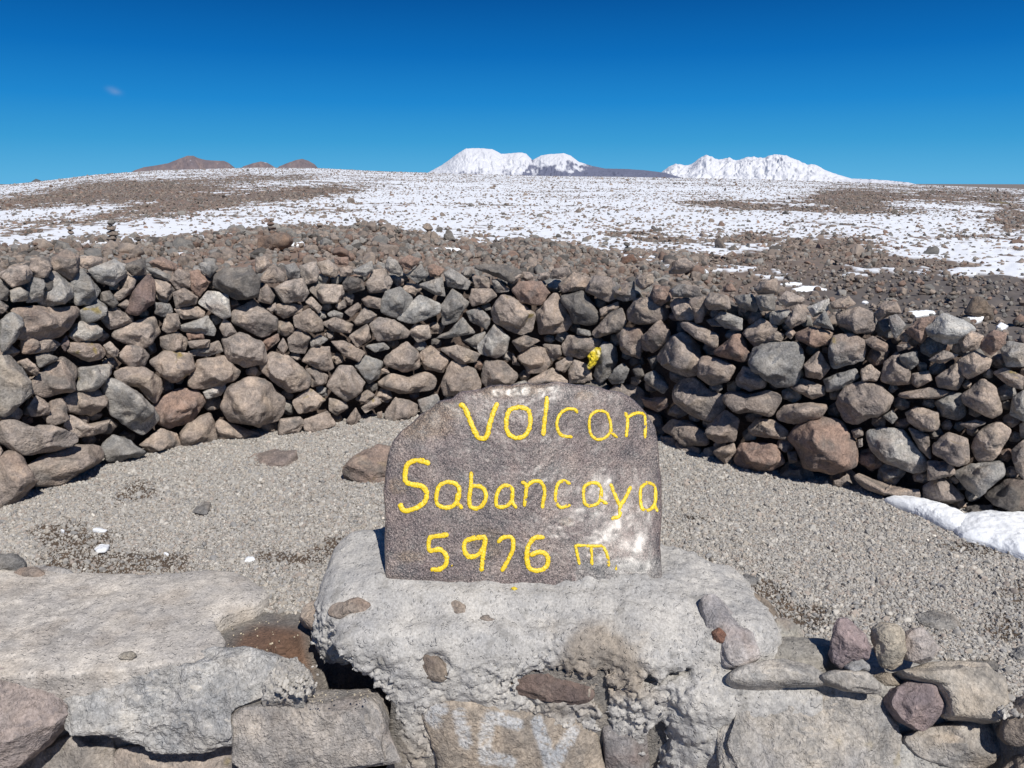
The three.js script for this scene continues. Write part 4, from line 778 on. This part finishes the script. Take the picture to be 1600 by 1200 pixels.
// ---------------------------------------------------------------- low rough walls left and right of the plinth, the loose stones on them
function frontStone(parent, name, px, D, n, o, label) { px = pairs(px); const [cx, cy] = mid(px), c = o.level !== undefined ? onLevel(cx, cy, o.level) : atDepth(cx, cy, D); n = n.clone().normalize(); const m = mesh(name, outlineStone(frame(px, c, n), n, o), o.material ?? ROCK, parent); if (label && parent !== scene) m.userData.label = label; return m; }
const UP = V3(0, 1, 0), FACE = V3(0, 0.42, 0.9);
const leftWall = base('low_stone_wall', V3(-1.0, -0.5, -2.2));
tag(leftWall, 'low wall of grey slabs and mortar at the left of the plinth', 'low wall');
frontStone(leftWall, 'mortar_bed', [-160, 898, 60, 903, 150, 907, 250, 908, 330, 901, 372, 905, 392, 920, 424, 944, 396, 956, 338, 966, 318, 984, 338, 1003, 372, 1016, 300, 1040, 100, 1062, -160, 1062], 0, UP, { level: 0.03, seed: 801, front: 0.035, back: 0.14, detail: 72, square: 6, soft: 1, cuts: 0, rough: 0.17, freq: 5, tilt: [0, 0], material: MORTAR, base: [0.60, 0.56, 0.51], look: { patina: 0.22, amount: 0.45, second: [0.52, 0.445, 0.37], lichen: 0 } });
frontStone(leftWall, 'stone', [108, 1048, 150, 1034, 220, 1044, 300, 1020, 380, 1014, 428, 1026, 442, 1052, 428, 1088, 376, 1108, 374, 1158, 335, 1164, 298, 1172, 242, 1170, 190, 1146, 120, 1146, 113, 1100], 2.16, V3(0.03, 0.55, 0.83), { seed: 802, front: 0.06, back: 0.16, detail: 50, square: 3.8, soft: 0, cuts: 9, rough: 0.75, craggy: 0.11, freq: 1.9, tilt: [0, 0], base: [0.60, 0.57, 0.53], material: ROUGH, look: { patina: 0.22, amount: 0.45, second: [0.33, 0.315, 0.31], lichen: 0 } }, 'light grey slab with a fractured front face');
frontStone(leftWall, 'stone', [-90, 1046, 20, 1048, 66, 1056, 106, 1080, 110, 1112, 72, 1158, 28, 1194, -90, 1230], 2.09, V3(0.12, 0.5, 0.85), { seed: 803, front: 0.08, back: 0.16, detail: 40, square: 3.2, soft: 0, cuts: 9, rough: 0.7, craggy: 0.1, tilt: [0, 0], base: [0.45, 0.37, 0.335], material: ROUGH, look: { patina: 0.22, amount: 0.5, second: [0.33, 0.305, 0.295], lichen: 0 } }, 'pinkish brown stone');
frontStone(leftWall, 'stone', [30, 1250, 60, 1180, 118, 1140, 176, 1154, 182, 1250], 2.17, FACE, { seed: 804, front: 0.05, back: 0.14, detail: 26, soft: 1, rough: 0.5, tilt: [0, 0], base: [0.45, 0.405, 0.36], look: { patina: 0.22, lichen: 0.3 } });
frontStone(leftWall, 'stone', [180, 1250, 184, 1168, 270, 1166, 330, 1160, 374, 1164, 376, 1250], 2.17, FACE, { seed: 805, front: 0.04, back: 0.14, detail: 26, soft: 1, rough: 0.5, tilt: [0, 0], base: [0.44, 0.375, 0.325], look: { patina: 0.22, lichen: 0.35, amount: 0.5 } });
frontStone(leftWall, 'stone', [372, 1110, 384, 1100, 440, 1095, 576, 1092, 588, 1104, 608, 1155, 624, 1190, 560, 1198, 515, 1202, 440, 1220, 372, 1186], 2.13, V3(0, 0.34, 0.94), { seed: 806, front: 0.055, back: 0.13, detail: 44, square: 8, soft: 0, cuts: 3, rough: 0.34, craggy: 0.09, freq: 2.2, tilt: [0, 0], base: [0.52, 0.485, 0.45], material: ROUGH, look: { patina: 0.22, amount: 0.5, second: [0.30, 0.245, 0.215], lichen: 0 } }, 'dark grey squared block');
frontStone(leftWall, 'stone', [360, 1260, 366, 1196, 420, 1218, 500, 1216, 540, 1260], 2.15, FACE, { seed: 807, front: 0.04, back: 0.1, detail: 12, base: TONE.s, look: { patina: 0.22, lichen: 0 } });
frontStone(leftWall, 'stone', [468, 968, 474, 950, 498, 936, 506, 958, 502, 985, 488, 984], 0, V3(0.1, 0.8, 0.6), { level: 0.07, seed: 808, front: 0.04, back: 0.08, detail: 14, base: [0.45, 0.37, 0.30], look: { patina: 0.22, lichen: 0 } }, 'tan stone against the plinth');
frontStone(leftWall, 'stone', [20, 896, 36, 888, 62, 889, 80, 904, 60, 910, 25, 906], 0, V3(0, 0.8, 0.6), { level: 0.05, seed: 809, front: 0.035, back: 0.06, detail: 14, base: [0.46, 0.35, 0.28], look: { patina: 0.22, lichen: 0 } }, 'flat orange tan stone');
frontStone(leftWall, 'stone', [45, 890, 65, 883, 90, 889, 120, 898, 116, 908, 80, 906], 0, V3(0, 0.85, 0.5), { level: 0.045, seed: 810, front: 0.03, back: 0.06, detail: 14, base: [0.47, 0.45, 0.43], look: { patina: 0.22, lichen: 0 } }, 'flat light grey stone');
frontStone(leftWall, 'stone', [-30, 880, -10, 866, 25, 866, 40, 880, 36, 892, 8, 896, -30, 898], 0, V3(0, 0.6, 0.8), { level: 0.07, seed: 811, front: 0.05, back: 0.08, detail: 14, base: [0.27, 0.26, 0.25], look: { patina: 0.22, lichen: 0 } }, 'dark grey stone');
frontStone(leftWall, 'stone', [184, 1028, 190, 1020, 208, 1019, 214, 1024, 204, 1030], 0, V3(0, 0.9, 0.4), { level: 0.075, seed: 812, front: 0.01, back: 0.012, detail: 8, base: [0.38, 0.35, 0.30], look: { patina: 0.22, lichen: 0 } }, 'small flat chip lying on the mortar');
const rightWall = base('low_stone_wall', V3(1.1, -0.5, -2.15));
tag(rightWall, 'low wall of pale boulders and mortar at the right of the plinth', 'low wall');
frontStone(rightWall, 'mortar_bed', [1120, 1060, 1200, 1030, 1300, 1036, 1420, 1040, 1500, 1040, 1540, 1066, 1530, 1084, 1420, 1086, 1300, 1080, 1130, 1078], 0, UP, { level: -0.03, seed: 834, front: 0.03, back: 0.4, detail: 40, square: 5, soft: 1, cuts: 0, rough: 0.25, freq: 4, tilt: [0, 0], material: MORTAR, base: [0.50, 0.47, 0.42], look: { patina: 0.22, lichen: 0 } });
frontStone(rightWall, 'stone', [1128, 1078, 1165, 1050, 1240, 1044, 1320, 1058, 1376, 1086, 1392, 1118, 1400, 1160, 1398, 1250, 1128, 1250], 2.13, V3(0.03, 0.60, 0.80), { seed: 820, front: 0.06, back: 0.16, detail: 52, square: 2.8, soft: 1, cuts: 8, rough: 0.65, freq: 1.8, tilt: [0, 0], base: [0.58, 0.53, 0.47], material: ROUGH, look: { patina: 0.22, amount: 0.55, second: [0.40, 0.395, 0.40], lichen: 0.25 } }, 'large speckled tan boulder');
frontStone(rightWall, 'stone', [1134, 1062, 1150, 1044, 1222, 1030, 1264, 1040, 1290, 1056, 1310, 1068, 1240, 1070, 1160, 1072], 2.13, V3(0, 0.8, 0.6), { seed: 821, front: 0.045, back: 0.16, detail: 26, soft: 1, rough: 0.5, tilt: [0, 0], base: [0.53, 0.49, 0.44], look: { patina: 0.22, lichen: 0 } }, 'brown ledge stone');
frontStone(rightWall, 'stone', [1276, 1058, 1300, 1048, 1352, 1050, 1372, 1066, 1376, 1084, 1322, 1078], 2.10, V3(0, 0.7, 0.7), { seed: 822, front: 0.03, back: 0.09, detail: 16, soft: 1, tilt: [0, 0], base: [0.52, 0.475, 0.42], look: { patina: 0.22, lichen: 0 } });
frontStone(rightWall, 'stone', [1362, 1056, 1385, 1050, 1406, 1062, 1404, 1076, 1380, 1072], 2.16, V3(0, 0.7, 0.7), { seed: 823, front: 0.03, back: 0.06, detail: 12, base: [0.43, 0.385, 0.30], look: { patina: 0.22, lichen: 0 } });
frontStone(rightWall, 'mortar_bed', [1180, 1012, 1215, 1000, 1262, 1004, 1300, 1006, 1316, 1030, 1290, 1044, 1230, 1050, 1175, 1046], 0, UP, { level: 0.03, seed: 824, front: 0.05, back: 0.12, detail: 26, rough: 0.6, tilt: [0, 0], material: MORTAR, base: [0.44, 0.405, 0.35], look: { patina: 0.22, lichen: 0 } });
frontStone(rightWall, 'stone', [1398, 1052, 1424, 1046, 1452, 1036, 1475, 1034, 1540, 1036, 1556, 1062, 1560, 1100, 1548, 1130, 1520, 1124, 1476, 1120, 1468, 1085, 1450, 1066, 1425, 1066], 2.12, V3(0.03, 0.66, 0.75), { seed: 825, front: 0.07, back: 0.14, detail: 34, square: 6, soft: 0, cuts: 4, rough: 0.35, tilt: [0, 0], base: [0.60, 0.545, 0.47], look: { patina: 0.22, amount: 0.5, second: [0.50, 0.42, 0.33], lichen: 0 } }, 'pale cream block');
frontStone(rightWall, 'stone', [1394, 1100, 1404, 1074, 1424, 1064, 1452, 1066, 1466, 1092, 1472, 1104, 1456, 1132, 1440, 1142, 1414, 1128], 2.09, V3(0.22, 0.52, 0.83), { seed: 826, front: 0.05, back: 0.09, detail: 26, soft: 1, cuts: 10, rough: 0.5, tilt: [0.2, 0.1], base: [0.33, 0.265, 0.265], look: { patina: 0.22, amount: 0.2, lichen: 0 } }, 'dark purplish stone with white specks');
frontStone(rightWall, 'stone', [1404, 1152, 1450, 1138, 1500, 1122, 1542, 1124, 1560, 1145, 1566, 1172, 1548, 1196, 1510, 1206, 1440, 1186], 2.09, V3(0.05, 0.6, 0.8), { seed: 827, front: 0.06, back: 0.14, detail: 30, soft: 1, cuts: 4, rough: 0.5, tilt: [0, 0], base: [0.52, 0.49, 0.45], look: { patina: 0.22, lichen: 0 } }, 'grey rounded stone at the right end');
frontStone(rightWall, 'mortar_bed', [1382, 1158, 1412, 1150, 1450, 1172, 1500, 1186, 1540, 1200, 1530, 1260, 1380, 1260], 2.08, V3(0.02, 0.5, 0.86), { seed: 832, front: 0.05, back: 0.14, detail: 34, soft: 1, cuts: 0, rough: 0.8, freq: 2.5, tilt: [0, 0], material: MORTAR, base: [0.54, 0.52, 0.48], look: { patina: 0.22, lichen: 0 } });
frontStone(rightWall, 'stone', [1566, 1150, 1572, 1112, 1600, 1090, 1680, 1090, 1690, 1160, 1600, 1162, 1578, 1166], 2.0, V3(-0.2, 0.5, 0.85), { seed: 828, front: 0.08, back: 0.12, detail: 20, base: [0.27, 0.225, 0.19], look: { patina: 0.22, lichen: 0 } }, 'brown rock at the outer end');
frontStone(rightWall, 'stone', [1552, 1250, 1570, 1200, 1612, 1168, 1690, 1170, 1690, 1250], 1.95, V3(-0.2, 0.5, 0.85), { seed: 829, front: 0.08, back: 0.12, detail: 20, base: [0.33, 0.275, 0.225], look: { patina: 0.22, lichen: 0 } }, 'tan rock at the outer end');
frontStone(rightWall, 'stone', [1116, 930, 1150, 918, 1200, 940, 1216, 966, 1208, 988, 1180, 992, 1150, 962], 0, V3(0, 0.8, 0.6), { level: 0.06, seed: 830, front: 0.05, back: 0.10, detail: 22, base: [0.30, 0.25, 0.205], look: { patina: 0.22, amount: 0.9, second: [0.19, 0.175, 0.165], lichen: 0.3 } }, 'brown stone with a dark patch behind the plinth end');
frontStone(rightWall, 'stone', [1196, 990, 1208, 972, 1232, 970, 1256, 990, 1250, 1008, 1214, 1012], 0, V3(0, 0.85, 0.5), { level: 0.04, seed: 831, front: 0.04, back: 0.08, detail: 16, material: MORTAR, base: [0.42, 0.40, 0.36], look: { patina: 0.22, lichen: 0 } });
frontStone(leftWall, 'mortar_bed', [412, 1092, 422, 1062, 438, 1036, 462, 1034, 480, 1050, 488, 1068, 474, 1082, 470, 1096], 0, V3(0, 0.9, 0.44), { level: -0.01, seed: 833, front: 0.03, back: 0.12, detail: 30, soft: 0, cuts: 0, rough: 2.0, craggy: 0.12, freq: 1.6, tilt: [0, 0], material: MORTAR, base: [0.47, 0.45, 0.42], look: { patina: 0.22, lichen: 0 } }, 'broken crumbly lump of mortar');
const loose = (name, label, px, D, n, o) => tag(frontStone(scene, name, px, D, n, o), label, 'stone', 'loose stones set on the low wall');
loose('loose_stone', 'rough purplish red stone, leftmost of the three stones standing on the right low wall', [1300, 1012, 1303, 985, 1310, 968, 1322, 966, 1345, 986, 1360, 1010, 1352, 1026, 1338, 1036, 1316, 1044, 1302, 1034], 2.17, V3(0.15, 0.3, 0.94), { seed: 840, front: 0.045, back: 0.05, detail: 22, soft: 1, cuts: 12, rough: 1.1, freq: 1.5, base: [0.40, 0.315, 0.31], look: { patina: 0.22, amount: 0.5, second: [0.24, 0.19, 0.20], lichen: 0 } });
loose('loose_stone', 'upright tan stone, middle of the three stones standing on the right low wall', [1366, 984, 1378, 975, 1398, 975, 1412, 988, 1413, 1018, 1408, 1036, 1392, 1046, 1376, 1040, 1368, 1018], 2.17, V3(0.1, 0.3, 0.95), { seed: 841, front: 0.04, back: 0.045, detail: 22, soft: 1, cuts: 9, rough: 0.8, base: [0.54, 0.465, 0.365], look: { patina: 0.22, amount: 0.4, second: [0.46, 0.41, 0.34], lichen: 0 } });
loose('loose_stone', 'grey and pink wedge-shaped stone, rightmost of the three stones standing on the right low wall', [1412, 1000, 1420, 988, 1440, 980, 1454, 994, 1468, 1014, 1452, 1028, 1436, 1036, 1414, 1030], 2.18, V3(0.1, 0.35, 0.93), { seed: 842, front: 0.04, back: 0.04, detail: 20, soft: 1, cuts: 12, rough: 0.7, base: [0.50, 0.46, 0.44], look: { patina: 0.22, amount: 0.6, second: [0.48, 0.37, 0.30], lichen: 0 } });
loose('loose_stone', 'small grey stone propping up the purplish red stone on the right low wall', [1318, 1044, 1330, 1034, 1346, 1030, 1358, 1038, 1358, 1048, 1330, 1050], 2.13, V3(0, 0.4, 0.9), { seed: 843, front: 0.03, back: 0.03, detail: 10, base: [0.40, 0.39, 0.38], look: { patina: 0.22, lichen: 0 } });
{
  const r = rng(55), items = [];
  for (let n = 0; n < 110; n++) { const a = r(), px = mix(432, 486, a) + (r() - 0.5) * 34, py = mix(1088, 1036, r()), s = mix(0.004, 0.013, r() * r()), p = onLevel(px, py, 0.016 + 0.006 * r()); items.push({ p: [p.x, p.y, p.z], rot: [r() * 6, r() * 6, r() * 6], s: [s * 1.2, s, s], c: [0.44, 0.42, 0.39].map(((k) => (v) => v * k)(mix(0.75, 1.15, r()))) }); }
  for (let n = 0; n < 60; n++) { const px = mix(345, 580, r()), py = px < 480 ? mix(968, 1020, r()) : mix(1078, 1096, r()), s = mix(0.002, 0.006, r() * r()), p = onLevel(px, py, 0.005); items.push({ p: [p.x, yardHeight(p.x, p.z) + s * 0.5, p.z], rot: [r() * 6, r() * 6, r() * 6], s: [s, s, s], c: [0.50, 0.44, 0.33].map(((k) => (v) => v * k)(mix(0.6, 1.2, r()))) }); }
  scatter('mortar_crumbs', 'broken grey mortar crumbs by the dark hollow left of the plinth', 'rubble', flat(pebble(5, 2, 12)), mat({}), items);
}

// ---------------------------------------------------------------- things on the yard floor
const yardStone = (name, label, px, o) => { px = pairs(px); const [cx, cy] = mid(px), c = onLevel(cx, cy, o.level ?? 0.005), n = (o.n ?? V3(0, 1, 0)).clone().normalize(), m = mesh(name, outlineStone(frame(px, c, n), n, { detail: 16, look: { lichen: 0 }, ...o }), o.material ?? ROCK); return tag(m, label, o.category ?? 'stone', o.group); };
yardStone('buried_stone', 'reddish stone half sunk in the gravel behind the left edge of the lettered stone', [536, 742, 545, 722, 568, 706, 592, 698, 620, 702, 640, 735, 612, 754, 570, 756], { seed: 701, n: V3(0, 0.75, 0.66), level: 0.07, front: 0.06, back: 0.18, detail: 26, base: [0.40, 0.295, 0.24], look: { amount: 0.6, second: [0.27, 0.24, 0.205], lichen: 0.2 } });
yardStone('buried_stone', 'flat pinkish stone almost level with the gravel near the left wall', [388, 716, 400, 708, 432, 706, 466, 716, 446, 727, 405, 727], { seed: 702, front: 0.022, back: 0.08, base: [0.37, 0.29, 0.25] });
yardStone('loose_chip', 'small flat grey chip lying on the gravel left of the lettered stone', [300, 800, 318, 786, 330, 790, 322, 804], { seed: 703, front: 0.02, back: 0.02, detail: 9, level: 0.012, base: [0.40, 0.37, 0.34] });
yardStone('buried_stone', 'flat grey stone level with the gravel behind the grey and pink wedge stone', [1430, 962, 1455, 957, 1490, 968, 1500, 980, 1470, 984, 1440, 974], { seed: 704, front: 0.016, back: 0.06, base: [0.36, 0.345, 0.325] });
yardStone('buried_stone', 'small flat grey stone level with the gravel just right of the plinth top', [1150, 905, 1166, 896, 1186, 902, 1180, 914, 1160, 914], { seed: 705, front: 0.014, back: 0.05, base: [0.35, 0.33, 0.31] });
yardStone('buried_stone', 'flat grey stone in the gravel at the right edge above the pale cream block', [1578, 1020, 1596, 1010, 1620, 1012, 1620, 1028, 1592, 1030], { seed: 706, front: 0.02, back: 0.05, base: [0.37, 0.36, 0.34] });
yardStone('snow_patch', 'thick patch of white snow on the gravel at the foot of the right wall', [1488, 822, 1512, 808, 1545, 805, 1580, 810, 1640, 806, 1720, 830, 1700, 900, 1640, 892, 1590, 870, 1545, 852, 1505, 842], { category: 'snow', seed: 711, material: SNOW, front: 0.055, back: 0.03, detail: 44, cuts: 0, rough: 0.42, freq: 2.2, square: 2.6, soft: 1, tilt: [0, 0], level: 0.01, colour: () => [1, 1, 1] });
yardStone('snow_patch', 'narrow tongue of white snow running left from the thick patch by the right wall', [1378, 784, 1396, 779, 1440, 786, 1478, 796, 1505, 808, 1530, 826, 1505, 834, 1470, 822, 1440, 806, 1405, 792], { category: 'snow', seed: 712, material: SNOW, front: 0.045, back: 0.03, detail: 34, cuts: 0, rough: 0.5, freq: 2, square: 2.4, soft: 1, tilt: [0, 0], level: 0.01, colour: () => [1, 1, 1] });
[[160, 858, 13, 7, 'largest white scrap of melting snow on the gravel at the left'], [155, 828, 14, 2.4, 'thin pale scrap of snow above the largest one on the left gravel'], [388, 875, 10, 4, 'small scrap of snow on the gravel left of the plinth'], [98, 830, 4, 1.6, 'tiny scrap of snow on the gravel by the far left wall foot'], [260, 866, 3.5, 1.6, 'tiny scrap of snow above the rear edge of the left low wall']].forEach(([x, y, w, h, label], i) => { const r = rng(60 + i), px = []; for (let k = 0; k < 8; k++) { const a = k / 8 * 6.283, q = 0.45 + 0.8 * r(); px.push(x + Math.cos(a) * w * q, y + Math.sin(a) * h * q); } yardStone('snow_scrap', label, px, { category: 'snow', seed: 720 + i, material: SNOW, front: 0.007, back: 0.012, detail: 12, level: 0.012, soft: 0, cuts: 0, rough: 0.9, colour: () => [1, 1, 1] }); });

// ---------------------------------------------------------------- a yellow cloth stuffed into the wall
{
  const px = pairs([920, 556, 927, 546, 937, 543, 939, 552, 933, 562, 929, 570, 923, 576, 918, 573, 923, 565]), h = onWall(930, 560), n = wallNormal(h.az), pts = frame(px, h.p.clone().addScaledVector(n, 0.05), n);
  const g = outlineStone(pts, n, { seed: 640, front: 0.018, back: 0.04, detail: 22, cuts: 0, soft: 0, rough: 2.2, freq: 1.7, square: 2.2, colour: (x, y, z) => mix3([0.66, 0.52, 0.03], [0.70, 0.64, 0.36], smooth(0, 0.4, fbm(x * 18, y * 18, z * 18, 2))) });
  tag(mesh('yellow_cloth', g, mat({ roughness: 0.8 })), 'crumpled yellow cloth stuffed between stones in the middle of the wall', 'cloth');
}

// ---------------------------------------------------------------- rubble, cairns and rocks behind the wall
const shapes = [0, 1, 2, 3, 4, 5].map((k) => pebble(40 + k * 7, 6, 13)), tones = ['b', 'g', 't', 'r', 'b', 'd', 'b', 'l'].map((t) => mat({ map: grainMap, bumpMap: grainBump, bumpScale: 0.01, color: new THREE.Color().setRGB(...TONE[t].map((v) => v * 0.85)) }));
const soilH = (az, r) => { const R0 = footR(az), top = wallTop(az) - 0.10, onTop = r < R0 + 1.25 ? top - 0.35 * Math.pow(clamp((r - R0 - 0.17) / 0.95), 2) : -9; return Math.max(groundHeight(az, r) + 0.02, onTop); };
const onSoil = (px, py) => { const { az, slope } = aim(px, py); for (let r = footR(az) + 0.3; r < 320; r *= 1.004) if (EYE + slope * r < soilH(az, r)) return { az, r, p: V3(Math.sin(az) * r, soilH(az, r), -Math.cos(az) * r) }; return { az, r: 300, p: V3(Math.sin(az) * 300, groundHeight(az, 300), -Math.cos(az) * 300) }; };
function rock(name, parent, p, s, r, tone, squash = 0.75) { const m = mesh(name, shapes[Math.floor(r() * 6)], tones[tone ?? Math.floor(r() * 8)], parent); m.position.copy(p); if (parent !== scene) m.position.sub(parent.position); m.scale.set(s * (0.9 + r() * 0.35), s * squash * (0.8 + r() * 0.4), s * (0.9 + r() * 0.3)); m.rotation.set((r() - 0.5) * 0.5, r() * 6.28, (r() - 0.5) * 0.5); return m; }
{
  const r = rng(31), items = [], single = [];
  for (let n = 0; n < 19000; n++) {
    const az = mix(-0.66, 0.66, r()), R0 = footR(az), band = r(), px = toPx(Math.sin(az) * 9, 0.5, -Math.cos(az) * 9)[0], rr = band < 0.16 ? R0 + 0.18 + r() * 1.15 : mix(R0 + 1.0, px < 640 ? 16 : 14, r());
    if (px > 1100 && band > 0.16 && r() < 0.55) continue;
    let s = 0.019 + 0.042 * r() + (r() < 0.14 ? 0.10 * r() * r() : 0); if (band < 0.16) s *= rr > R0 + 0.6 ? 1 : 0.8; if (px > 1120 && band > 0.16) s *= 0.62;
    const p = V3(Math.sin(az) * rr, soilH(az, rr) + s * 0.1, -Math.cos(az) * rr);
    single.push([s / rr, p, s, (rr < R0 + 1.0 ? 'on top of the wall' : 'in the rubble behind the wall') + (px < 533 ? ', left third of the photo' : px < 1066 ? ', middle third of the photo' : ', right third of the photo')]);
  }
  single.sort((a, b) => b[0] - a[0]);
  single.slice(0, 230).forEach(([, p, s, where]) => { const k = Math.floor(r() * 8); tag(rock('rubble_stone', scene, p, s, r, k), ['brown', 'grey', 'tan', 'reddish', 'brown', 'dark', 'brown', 'pale grey'][k] + ' loose stone lying ' + where, 'stone', 'loose stones of the rubble behind the wall'); });
  single.slice(230).forEach(([, p, s]) => { const t = TONE['bgtrbdbl'[Math.floor(r() * 8)]], k = 0.62 + r() * 0.38; items.push({ p: p.toArray(), rot: [r() * 6.28, r() * 6.28, r() * 6.28], s: [s * (0.8 + r() * 0.5), s * (0.6 + r() * 0.4), s * (0.8 + r() * 0.5)], c: t.map((v) => v * k) }); });
  scatter('rubble', 'brown stony rubble heaped behind the wall', 'rubble', pebble(71, 4, 13), mat({ map: grainMap }), items);
  const far = [];
  for (let n = 0; n < 190000; n++) {
    const az = mix(-0.64, 0.64, r()), rr = Math.exp(mix(Math.log(14), Math.log(RIM + 5), Math.pow(r(), 0.85))), x = Math.sin(az) * rr, z = -Math.cos(az) * rr, y = groundHeight(az, rr), [px, py] = toPx(x, y, z), sn = snowAmount(x, z, px, py);
    if (sn > 0.1 && r() < 0.3) continue; if (r() > 0.22 + smooth(-0.35, 0.45, fbm(x * 0.13, z * 0.13, 12, 3)) + (sn < 0 ? 0.5 : 0)) continue;
    const s = (0.016 + 0.055 * Math.pow(r(), 3) + (r() < 0.008 ? 0.12 * r() : 0)) * (0.75 + rr / 130), t = TONE['bbdgbr'[Math.floor(r() * 6)]], k = 0.36 + r() * 0.3;
    far.push({ p: [x, y + s * 0.2, z], rot: [r() * 6.28, r() * 6.28, r() * 6.28], s: [s * (0.9 + r() * 0.7), s * (0.35 + r() * 0.4), s * (0.9 + r() * 0.7)], c: t.map((v) => v * k) });
  }
  scatter('scattered_rocks', 'countless dark stones poking through the snow on the plain', 'rocks', flat(pebble(91, 2, 11)), new THREE.MeshStandardMaterial({ roughness: 0.95, vertexColors: true }), far);
  // cairns: x, y of the foot in the photograph, height in photograph pixels, number of stones, label
  const spots = [[178, 383, 34, 5, 'tall dark cairn of stacked stones standing out against the snow, left part of the rubble'], [112, 372, 16, 3, 'low cairn of flat stones on the rubble left of the tall dark cairn'], [216, 384, 16, 4, 'low cairn of flat stones just right of the tall dark cairn'], [58, 394, 14, 3, 'small cairn on the rubble near the far left edge'], [425, 364, 22, 4, 'small cairn on the rubble crest above the big orange stone'], [306, 374, 14, 3, 'small cairn with a leaning slab on the left rubble slope'], [669, 372, 22, 2, 'two round stones balanced one on the other at the right end of the rubble crest'], [657, 370, 12, 2, 'tiny cairn just left of the two balanced round stones'], [775, 380, 10, 3, 'tiny cairn at the edge of the snow in the middle'], [945, 388, 18, 3, 'small pointed cairn at the edge of the snow right of the middle heap'], [980, 398, 20, 3, 'cairn on top of a brown boulder right of the middle'], [830, 372, 10, 3, 'thin cairn on top of the middle heap'], [1394, 470, 20, 3, 'small cairn on the dark ground right of the wall top'], [1487, 471, 26, 5, 'slender cairn of five stones on the dark ground near the triangular slab'], [1322, 455, 20, 3, 'cairn standing on a boulder behind the right wall'], [1352, 420, 14, 3, 'small dark cairn on the brown ground at the right'], [382, 370, 12, 3, 'small cairn on the rubble slope left of the big orange boulder'], [500, 360, 12, 2, 'tiny cairn near the middle of the rubble crest'], [560, 356, 14, 3, 'low cairn on the highest part of the rubble crest'], [622, 368, 12, 3, 'small cairn just right of the highest part of the rubble crest'], [905, 388, 12, 3, 'tiny cairn on the right slope of the middle heap'], [1120, 412, 14, 3, 'small cairn on the brown ground behind the wall, right of the brown boulder'], [1440, 460, 14, 3, 'tiny cairn on the dark ground between two larger ones at the right']];
  spots.forEach(([x, y, tall, n, label], i) => {
    const h = onSoil(x, y), q = rng(500 + i), H = tall / F * h.r * 1.05, g = base('cairn', h.p.clone().add(V3(0, -0.03, 0))); tag(g, label, 'cairn', 'stacked stone cairns'); let yy = h.p.y - 0.02;
    for (let k = 0; k < n; k++) { const t = H / n, s = t * mix(0.95, 0.6, k / n) * (0.8 + q() * 0.5); const m = rock('stone', g, V3(h.p.x + (q() - 0.5) * s * 0.25, yy + t * 0.5, h.p.z), Math.max(s, t * 0.5), q, n === 2 ? 2 : undefined, 1); m.scale.y = t * 0.62; m.rotation.x *= 0.3; m.rotation.z *= 0.3; yy += t; }
  });
  const big = (name, label, px, n, o) => { px = pairs(px); const [cx, cy] = mid(px), h = onSoil(cx, Math.max(...px.map((p) => p[1])) - 2), c = atDepth(cx, cy, -h.p.z); n.normalize(); tag(mesh(name, outlineStone(frame(px, c, n), n, { detail: 14, soft: 1, look: { lichen: 0 }, ...o }), ROCK), label, 'stone'); };
  big('slab_stone', 'triangular slab standing upright on the dark ground behind the right wall', [1510, 490, 1524, 466, 1530, 463, 1548, 484, 1552, 500, 1530, 498], V3(0.2, 0.1, 0.95), { seed: 651, front: 0.09, back: 0.09, base: [0.24, 0.19, 0.15] });
  big('boulder', 'big orange brown boulder at the left foot of the rubble crest', [402, 388, 404, 372, 430, 364, 452, 366, 458, 378, 450, 388, 425, 392], V3(0, 0.3, 0.95), { seed: 652, base: [0.30, 0.205, 0.15] });
  big('boulder', 'brown boulder lying on the rubble right of the middle', [1038, 430, 1050, 410, 1068, 402, 1084, 414, 1078, 424, 1060, 430], V3(0, 0.3, 0.95), { seed: 653, base: [0.29, 0.225, 0.175] });
  big('boulder', 'red brown boulder carrying a cairn right of the middle', [968, 414, 972, 402, 988, 398, 996, 408, 988, 416], V3(0, 0.3, 0.95), { seed: 654, base: [0.26, 0.16, 0.12] });
  big('boulder', 'grey upright boulder at the right end of the rubble crest', [692, 378, 694, 366, 706, 364, 712, 376, 706, 382], V3(0, 0.3, 0.95), { seed: 655, base: [0.27, 0.25, 0.23] });
  [[468, 382, 14, 4, 'small white snow bank beside the big orange boulder on the rubble'], [292, 397, 20, 3, 'thin white snow strip on the rubble above the orange stone of the wall'], [700, 390, 28, 2.5, 'long thin snow strip on the rubble in the middle'], [1268, 452, 34, 4, 'snow strip behind the right wall, nearest to the boulder cairn'], [1240, 444, 20, 2.5, 'thin upper snow strip behind the right wall'], [1440, 490, 22, 5, 'snow scrap behind the white stone of the right wall'], [1527, 498, 16, 7, 'snow patch at the foot of the triangular slab'], [1566, 510, 10, 6, 'small snow patch right of the triangular slab'], [1352, 473, 6, 2.5, 'tiny snow scrap on the right rubble']].forEach(([x, y, w, hh, label], i) => {
    const q = rng(90 + i), c = onSoil(x, y), n = V3(0, 0.9, 0.42).normalize(), px = []; for (let k = 0; k < 10; k++) { const a = k / 10 * 6.283, d = 0.5 + 0.75 * q(); px.push([x + Math.cos(a) * w * d, y + Math.sin(a) * hh * d]); }
    tag(mesh('snow_scrap', outlineStone(frame(px, c.p.clone().add(V3(0, 0.05, 0)), n), n, { seed: 660 + i, front: 0.015, back: 0.08, detail: 10, cuts: 0, soft: 0, rough: 1.2, tilt: [0, 0], colour: () => [1, 1, 1] }), SNOW), label, 'snow');
  });
}
renderer.render(scene, camera);
